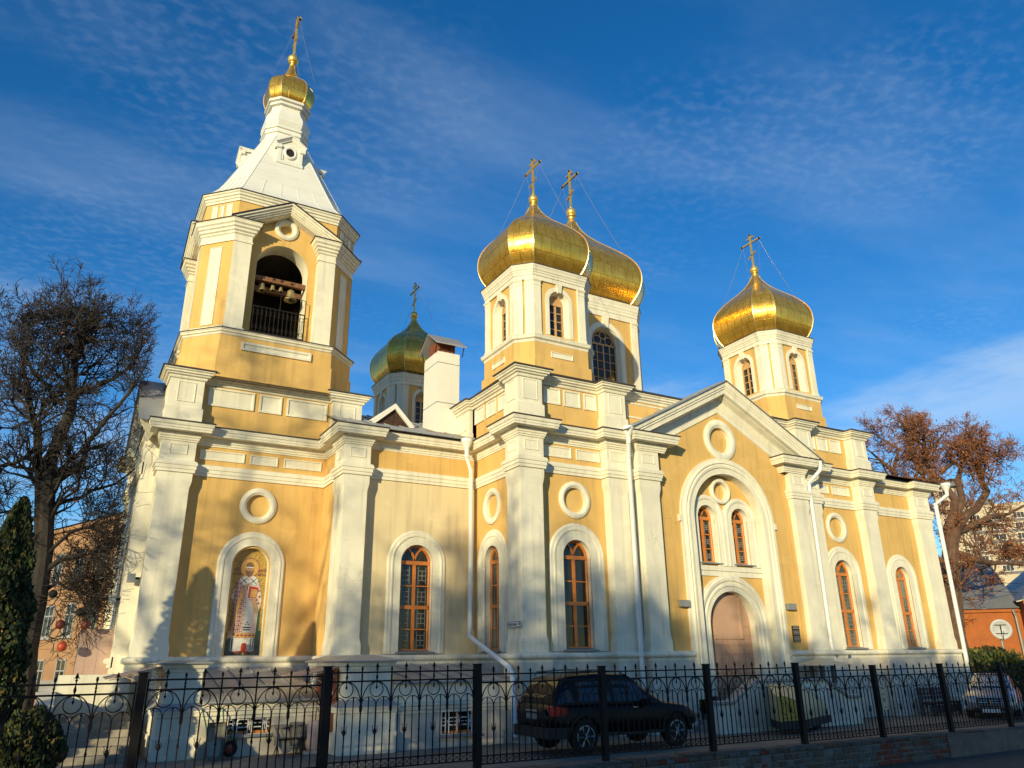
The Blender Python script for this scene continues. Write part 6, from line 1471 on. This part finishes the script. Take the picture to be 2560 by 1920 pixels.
def cone_fn(cx, cy, r, h):
    def fn(R):
        t = R.random() ** 1.35; an = R.uniform(0, 2 * math.pi)
        lump = 1 + .13 * math.sin(an * 5 + t * 13) + .10 * math.sin(an * 3 - t * 29)
        rr = r * (1 - t) ** .55 * (R.uniform(.72, 1.05)) * lump * (1 if t > .05 else .8)
        o = Vector((math.cos(an), math.sin(an), .25)); return Vector((cx + rr * math.cos(an), cy + rr * math.sin(an), .05 + h * t)), o
    return fn
def conifer(name, label, cx, cy, r, h, n, seed, group=None):
    R = random.Random(seed); e = empty(name, (cx, cy, 0), label, 'shrub' if h < 2 else 'tree', group)
    m = MB(); m.tube([(cx, cy, 0), (cx, cy, h * .9)], [.07, .02], 7); m.build('trunk', BARKD, e)
    m = MB(); foliage(m, cone_fn(cx, cy, r, h), n, .045, .125, R); m.build('crown', GRN, e)
conifer('thuja', 'tall narrow evergreen thuja at the left edge before the bare tree', -1.08, 18.5, .74, 5.35, 21000, 21)
conifer('thuja', 'taller evergreen thuja further left along the church yard fence', -4.5, 18.6, .95, 6.9, 12000, 22)
def ball_fn(cx, cy, cz, r, h):
    def fn(R):
        d = Vector((R.gauss(0, 1), R.gauss(0, 1), R.gauss(0, 1))).normalized(); k = R.uniform(.75, 1.05) * (1 + .08 * math.sin(9 * d.x + 7 * d.z))
        return Vector((cx + d.x * r * k, cy + d.y * r * k, max(.05, cz + d.z * h * k))), d
    return fn
R = random.Random(31); e = empty('round_thuja_bush', (-.16, 17.6, 0), 'low round dark evergreen bush beside the tall thuja', 'shrub')
m = MB(); m.tube([(-.16, 17.6, 0), (-.16, 17.6, .5)], .05, 6); m.build('stem', BARKD, e)
m = MB(); foliage(m, ball_fn(-.16, 17.6, .70, .56, .68), 9000, .04, .10, R); m.build('crown', GRN, e)
R = random.Random(37); e = empty('leafy_shrub', (35.6, 20.5, 0), 'autumn shrub with green and yellow leaves behind the silver sedan', 'shrub')
m = MB()
for i in range(26):
    an = R.uniform(0, 6.28); L = R.uniform(1.4, 2.6); sp_ = R.uniform(.3, 1.7)
    m.tube([(35.6, 20.5, 0), (35.6 + sp_ * .5 * math.cos(an), 20.5 + sp_ * .5 * math.sin(an), L * .55), (35.6 + sp_ * math.cos(an), 20.5 + sp_ * math.sin(an), L)], [.03, .018, .006], 5)
m.build('stem', BARKD, e)
m = MB(); LG = [mat('shrub_green', (.050, .075, .015), .8, var=.4), mat('shrub_yellow_green', (.14, .13, .020), .8, var=.4), mat('shrub_dark', (.03, .05, .015), .8, var=.3)]
foliage(m, ball_fn(35.8, 20.5, 1.25, 1.7, 1.1), 3600, .10, .2, R, .5); foliage(m, ball_fn(37.2, 20.2, 1.0, 1.6, 1.0), 1800, .10, .2, R, .5); m.build('leaves', LG, e)
# ================================================================== BUILDINGS AROUND
def facade_windows(par, F, cols, rows, w, h, frm, glass, sill=None, bars=(1, 1), start=(0, 0)):
    for j, b in enumerate(rows):
        for i, a in enumerate(cols):
            m = MB(); t = .07
            for q in ((a - w / 2, a - w / 2 + t, b, b + h), (a + w / 2 - t, a + w / 2, b, b + h), (a - w / 2, a + w / 2, b, b + t), (a - w / 2, a + w / 2, b + h - t, b + h)): m.fbox(F, *q, -.02, .05)
            for k in range(bars[0]): x = a - w / 2 + w * (k + 1) / (bars[0] + 1); m.fbox(F, x - .03, x + .03, b + t, b + h - t, -.02, .04)
            for k in range(bars[1]): y = b + h * (k + 2) / (bars[1] + 2); m.fbox(F, a - w / 2 + t, a + w / 2 - t, y - .03, y + .03, -.02, .04)
            if sill: m.fbox(F, a - w / 2 - .12, a + w / 2 + .12, b - .10, b - .01, -.02, .12)
            o = m.build('window', frm, par)
            MB().quad(*[F(x, y, .012) for x, y in ((a - w / 2, b), (a + w / 2, b), (a + w / 2, b + h), (a - w / 2, b + h))]).build('pane', glass, o)
def prism_on(F, a0, a1, z0, z1, depth, mb=None):
    mb = mb or MB(); return mb.fbox(F, a0, a1, z0, z1, -depth, 0)
PKW = mat('pink_rendered_wall', (.34, .19, .095), .9, var=.14, vscale=.8, bump=.3)
pb = empty('pink_house', (0, 51, 0), 'three-storey pink rendered house behind the bare tree at far left', 'house')
FPk = frame((5.0, 38.0, 0), 68)          # faces west-south-west
FPk2 = lambda a, b, c: FPk(a, b, c)
m = MB(); m.fbox(FPk, -34, .6, 0, 9.3, -11, 0); m.build('wall', PKW, pb)
m = MB(); sweep(m, [(-34, 0), (.6, 0)], [(0, 9.2), (.12, 9.25), (.18, 9.4), (.38, 9.45), (.42, 9.62), (0, 9.7)], lambda a, b, c: FPk(a, c, -b if False else -b)); m.build('cornice', PKW, pb)
m = MB(); m.add([FPk(-34.4, 9.7, .45), FPk(1.0, 9.7, .45), FPk(1.0, 9.7, -11.4), FPk(-34.4, 9.7, -11.4), FPk(-30, 11.6, -5), FPk(-3, 11.6, -5)], [[0, 1, 5, 4], [1, 2, 5], [2, 3, 4, 5], [3, 0, 4]]); m.build('roof', ROOFM, pb)
PKF = mat('greyed_window_paint', (.34, .33, .31), .6)
facade_windows(pb, FPk, [-1.6 - 2.7 * i for i in range(12)], [.7, 3.6, 6.5], 1.15, 1.75, PKF, GLS, True)
m = MB()
for z in (3.0, 5.95): m.fbox(FPk, -34, .6, z, z + .14, -.01, .06)
m.build('string_course', PKW, pb)
m = MB(); p0 = FPk(-7.6, 0, .15); m.tube([FPk(-7.7, .1, .15), FPk(-7.7, 9.2, .15)], .07, 8); m.build('downpipe', GREYM, pb)
BRK = mat('orange_brick', (.33, .095, .02), .9, var=.25, vscale=2, bump=.4, bscale=25, dirt=(.26, .08, .03, .5))
bh = empty('brick_house', (47, 30, 0), 'low orange brick house with grey sheet roof at far right', 'house')
FBh = frame((42.9, 29.6, 0), 48)
m = MB(); m.fbox(FBh, -3, 6.6, 0, 4.55, -9, 0); m.fbox(FBh, 6.6, 18, 0, 4.9, -9, 1.2); m.build('wall', BRK, bh)
m = MB(); m.fbox(FBh, -3.1, 6.6, 4.36, 4.55, 0, .16); m.fbox(FBh, 6.5, 18, 4.7, 4.9, 1.2, 1.4)
for i in range(26): m.fbox(FBh, 6.55 + .42 * i, 6.75 + .42 * i, 4.52, 4.70, 1.2, 1.34)
m.build('brick_cornice', BRK, bh)
RBL = mat('blue_grey_roof', (.25, .25, .25), .5, metal=.3, var=.18, vscale=.7)
m = MB(); m.add([FBh(-3.4, 4.55, .35), FBh(6.6, 4.55, .35), FBh(6.6, 4.55, -9.4), FBh(-3.4, 4.55, -9.4), FBh(-.6, 7.7, -4.5), FBh(6.6, 7.7, -4.5)], [[0, 1, 5, 4], [3, 4, 5, 2], [0, 4, 3]])
m.add([FBh(6.4, 4.92, 1.6), FBh(18, 4.92, 1.6), FBh(18, 7.8, -3.8), FBh(9.5, 7.8, -3.8), FBh(6.4, 4.92, -9)], [[0, 1, 2, 3], [0, 3, 4]]); m.build('roof', RBL, bh)
facade_windows(bh, FBh, [2.3], [2.55], 2.2, 1.35, BLKI, GLS, None, (3, 1)); facade_windows(bh, (lambda a, b, c: FBh(a, b, c + 1.2)), [8.9, 12.6], [1.3], 1.3, 2.2, BLKI, GLS, True)
m = MB(); m.tube([FBh(6.2, 4.5, .2), FBh(6.3, 4.1, .15), FBh(6.3, 0, .15)], .07, 8); m.build('downpipe', GREYM, bh)
ds = empty('satellite_dish', (40.0, 21.95, 0), 'round white satellite dish on a post before the brick house', 'satellite dish')
FD = frame((40.0, 21.95, 3.25), 52)
m = MB(); m.loft([[FD(r * math.cos(2 * math.pi * k / 28), r * math.sin(2 * math.pi * k / 28), c) for k in range(28)] for r, c in ((.02, -.09), (.2, -.07), (.36, -.02), (.47, .05), (.47, .075), (.36, .0), (.02, -.06))]); m.build('dish', mat('dish_white', (.40, .41, .41), .5), ds, smooth=True)
m = MB(); m.tube([(40.12, 22.1, 0), (40.12, 22.1, 3.3)], .05, 8); m.tube([(40.12, 22.1, 3.2), FD(0, 0, -.1)], .04, 6); m.build('post', GREYM, ds)
m = MB(); m.tube([FD(-.25, .2, .0), FD(.25, .2, .0)], .022, 5); m.tube([FD(-.25, -.2, .0), FD(.25, -.2, .0)], .022, 5); m.tube([FD(0, .2, .02), FD(0, -.2, .02)], .022, 5); m.tube([FD(0, -.5, .05), FD(0, -.1, .6)], .015, 5); m.build('feed_arm', BLKI, ds)
TBW = mat('beige_panel_block', (.50, .42, .30), .9, var=.08, vscale=.1); TBG = mat('dark_grey_panels', (.12, .12, .13), .7)
tb_ = empty('apartment_block', (290, 150, 0), 'tall beige apartment block far behind the right-hand tree', 'building')
FT = frame((246, 147, 0), 58)
m = MB(); m.fbox(FT, 0, 6.0, 0, 54, -14, 0); m.fbox(FT, 6.0, 60, 0, 47, -20, 2); m.build('wall', TBW, tb_)
m = MB(); m.fbox(FT, -.6, 9, 54, 56, -15, 2.0); m.fbox(FT, 6.0, 8.0, 47, 54, -14, 0); m.fbox(FT, 5.8, 16, 47, 48.6, -10, 2.4); m.build('roof', TBG, tb_)
facade_windows(tb_, FT, [2.6], [30 + 3 * i for i in range(8)], 2.6, 1.9, WHT, GLS, None, (1, 0)); facade_windows(tb_, (lambda a, b, c: FT(a, b, c + 2.0)), [10 + 6 * i for i in range(6)], [26 + 3.2 * i for i in range(6)], 3.0, 1.9, WHT, GLS, None, (2, 0))
m = MB()
for j in range(6): m.fbox(FT, 8, 48, 25.1 + 3.2 * j, 25.9 + 3.2 * j, 1.98, 2.06)
m.build('spandrel', TBG, tb_)
# overhead cables between the brick house and the church yard
m = MB()
for z0, z1_ in ((6.3, 6.6), (5.9, 6.0)): m.tube([(lerp(33.5, 60, t / 10), lerp(24, 26, t / 10), lerp(z0, z1_, t / 10) - .5 * math.sin(math.pi * t / 10)) for t in range(11)], .015, 4)
tag(m.build('overhead_cables', BLKI), 'thin black overhead cables sagging in front of the brick house roof', 'cable')
# ---- unseen house and street trees behind the photographer, put in to shade the church foot
sh = empty('shading_house', (-15, -14, -.5), 'unseen three-storey ochre house added across the street to shade the church', 'house')
m = MB(); m.box(-25, -2.5, -24, -12, -.5, 11.2); m.build('wall', mat('ochre_wall', (.42, .30, .16), .9, var=.12), sh)
m = MB(); m.add([(-25.4, -24.4, 11.2), (-2.1, -24.4, 11.2), (-2.1, -11.6, 11.2), (-25.4, -11.6, 11.2), (-20, -18, 13.2), (-7.5, -18, 13.2)], [[0, 1, 5, 4], [1, 2, 5], [2, 3, 4, 5], [3, 0, 4]]); m.build('roof', RBL, sh)
FSh = frame((-14.75, -12, 0), 180); facade_windows(sh, FSh, [-9 + 2.8 * i for i in range(7)], [1.0, 4.2, 7.4], 1.3, 1.9, WHT, GLS, True)
PS = dict(wig=.22, up=.06, rmin=.014, rtrunk=.04, n=[0, 4, 4, 5], ang=(25, 65), leaf=0, nleaf=0)
def street_tree(x, y, h, seed, label, dens=1.0, r=.22):
    R = random.Random(seed); tr = [(x, y, -.5), (x + R.uniform(-.2, .2), y, h * .35), (x + R.uniform(-.5, .5), y + R.uniform(-.3, .3), h * .65), (x + R.uniform(-.6, .6), y, h * .88)]
    L = [(tr, r, .04, h * .16, 3, int(16 * dens))]
    for i in range(6):
        an = i * 1.05 + R.uniform(-.3, .3); z0 = h * R.uniform(.22, .5); e_ = h * .26
        L.append(([(x, y, z0), (x + e_ * .5 * math.cos(an), y + e_ * .5 * math.sin(an), z0 + h * .14), (x + e_ * math.cos(an), y + e_ * math.sin(an), z0 + h * .34)], r * .5, .03, h * .13, 3, int(12 * dens)))
    return tree('bare_tree', label, L, PS, seed, BARKD, TWIGD, None, 'bare trees')
street_tree(-23.5, 2.0, 19, 41, 'tall bare street tree west of the photographer', .3, .26)
street_tree(-11.0, -8.0, 12.0, 42, 'bare street tree before the ochre house, nearest the church', .7)
street_tree(-16.5, -8.5, 11.5, 43, 'bare street tree before the middle of the ochre house', .7)
street_tree(-22.5, -7.5, 15.5, 46, 'bare street tree before the west end of the ochre house', 1.6, .28)
street_tree(-19.3, -9.2, 13.5, 47, 'unseen bare tree added for shade before the west half of the ochre house', 1.6, .26)  # added beside a thickened crown to deepen shade on the left bay
street_tree(-5.0, -8.5, 12.5, 44, 'bare street tree before the east end of the ochre house', .9)
street_tree(.5, -9.5, 12.0, 45, 'bare street tree east of the ochre house', .9)
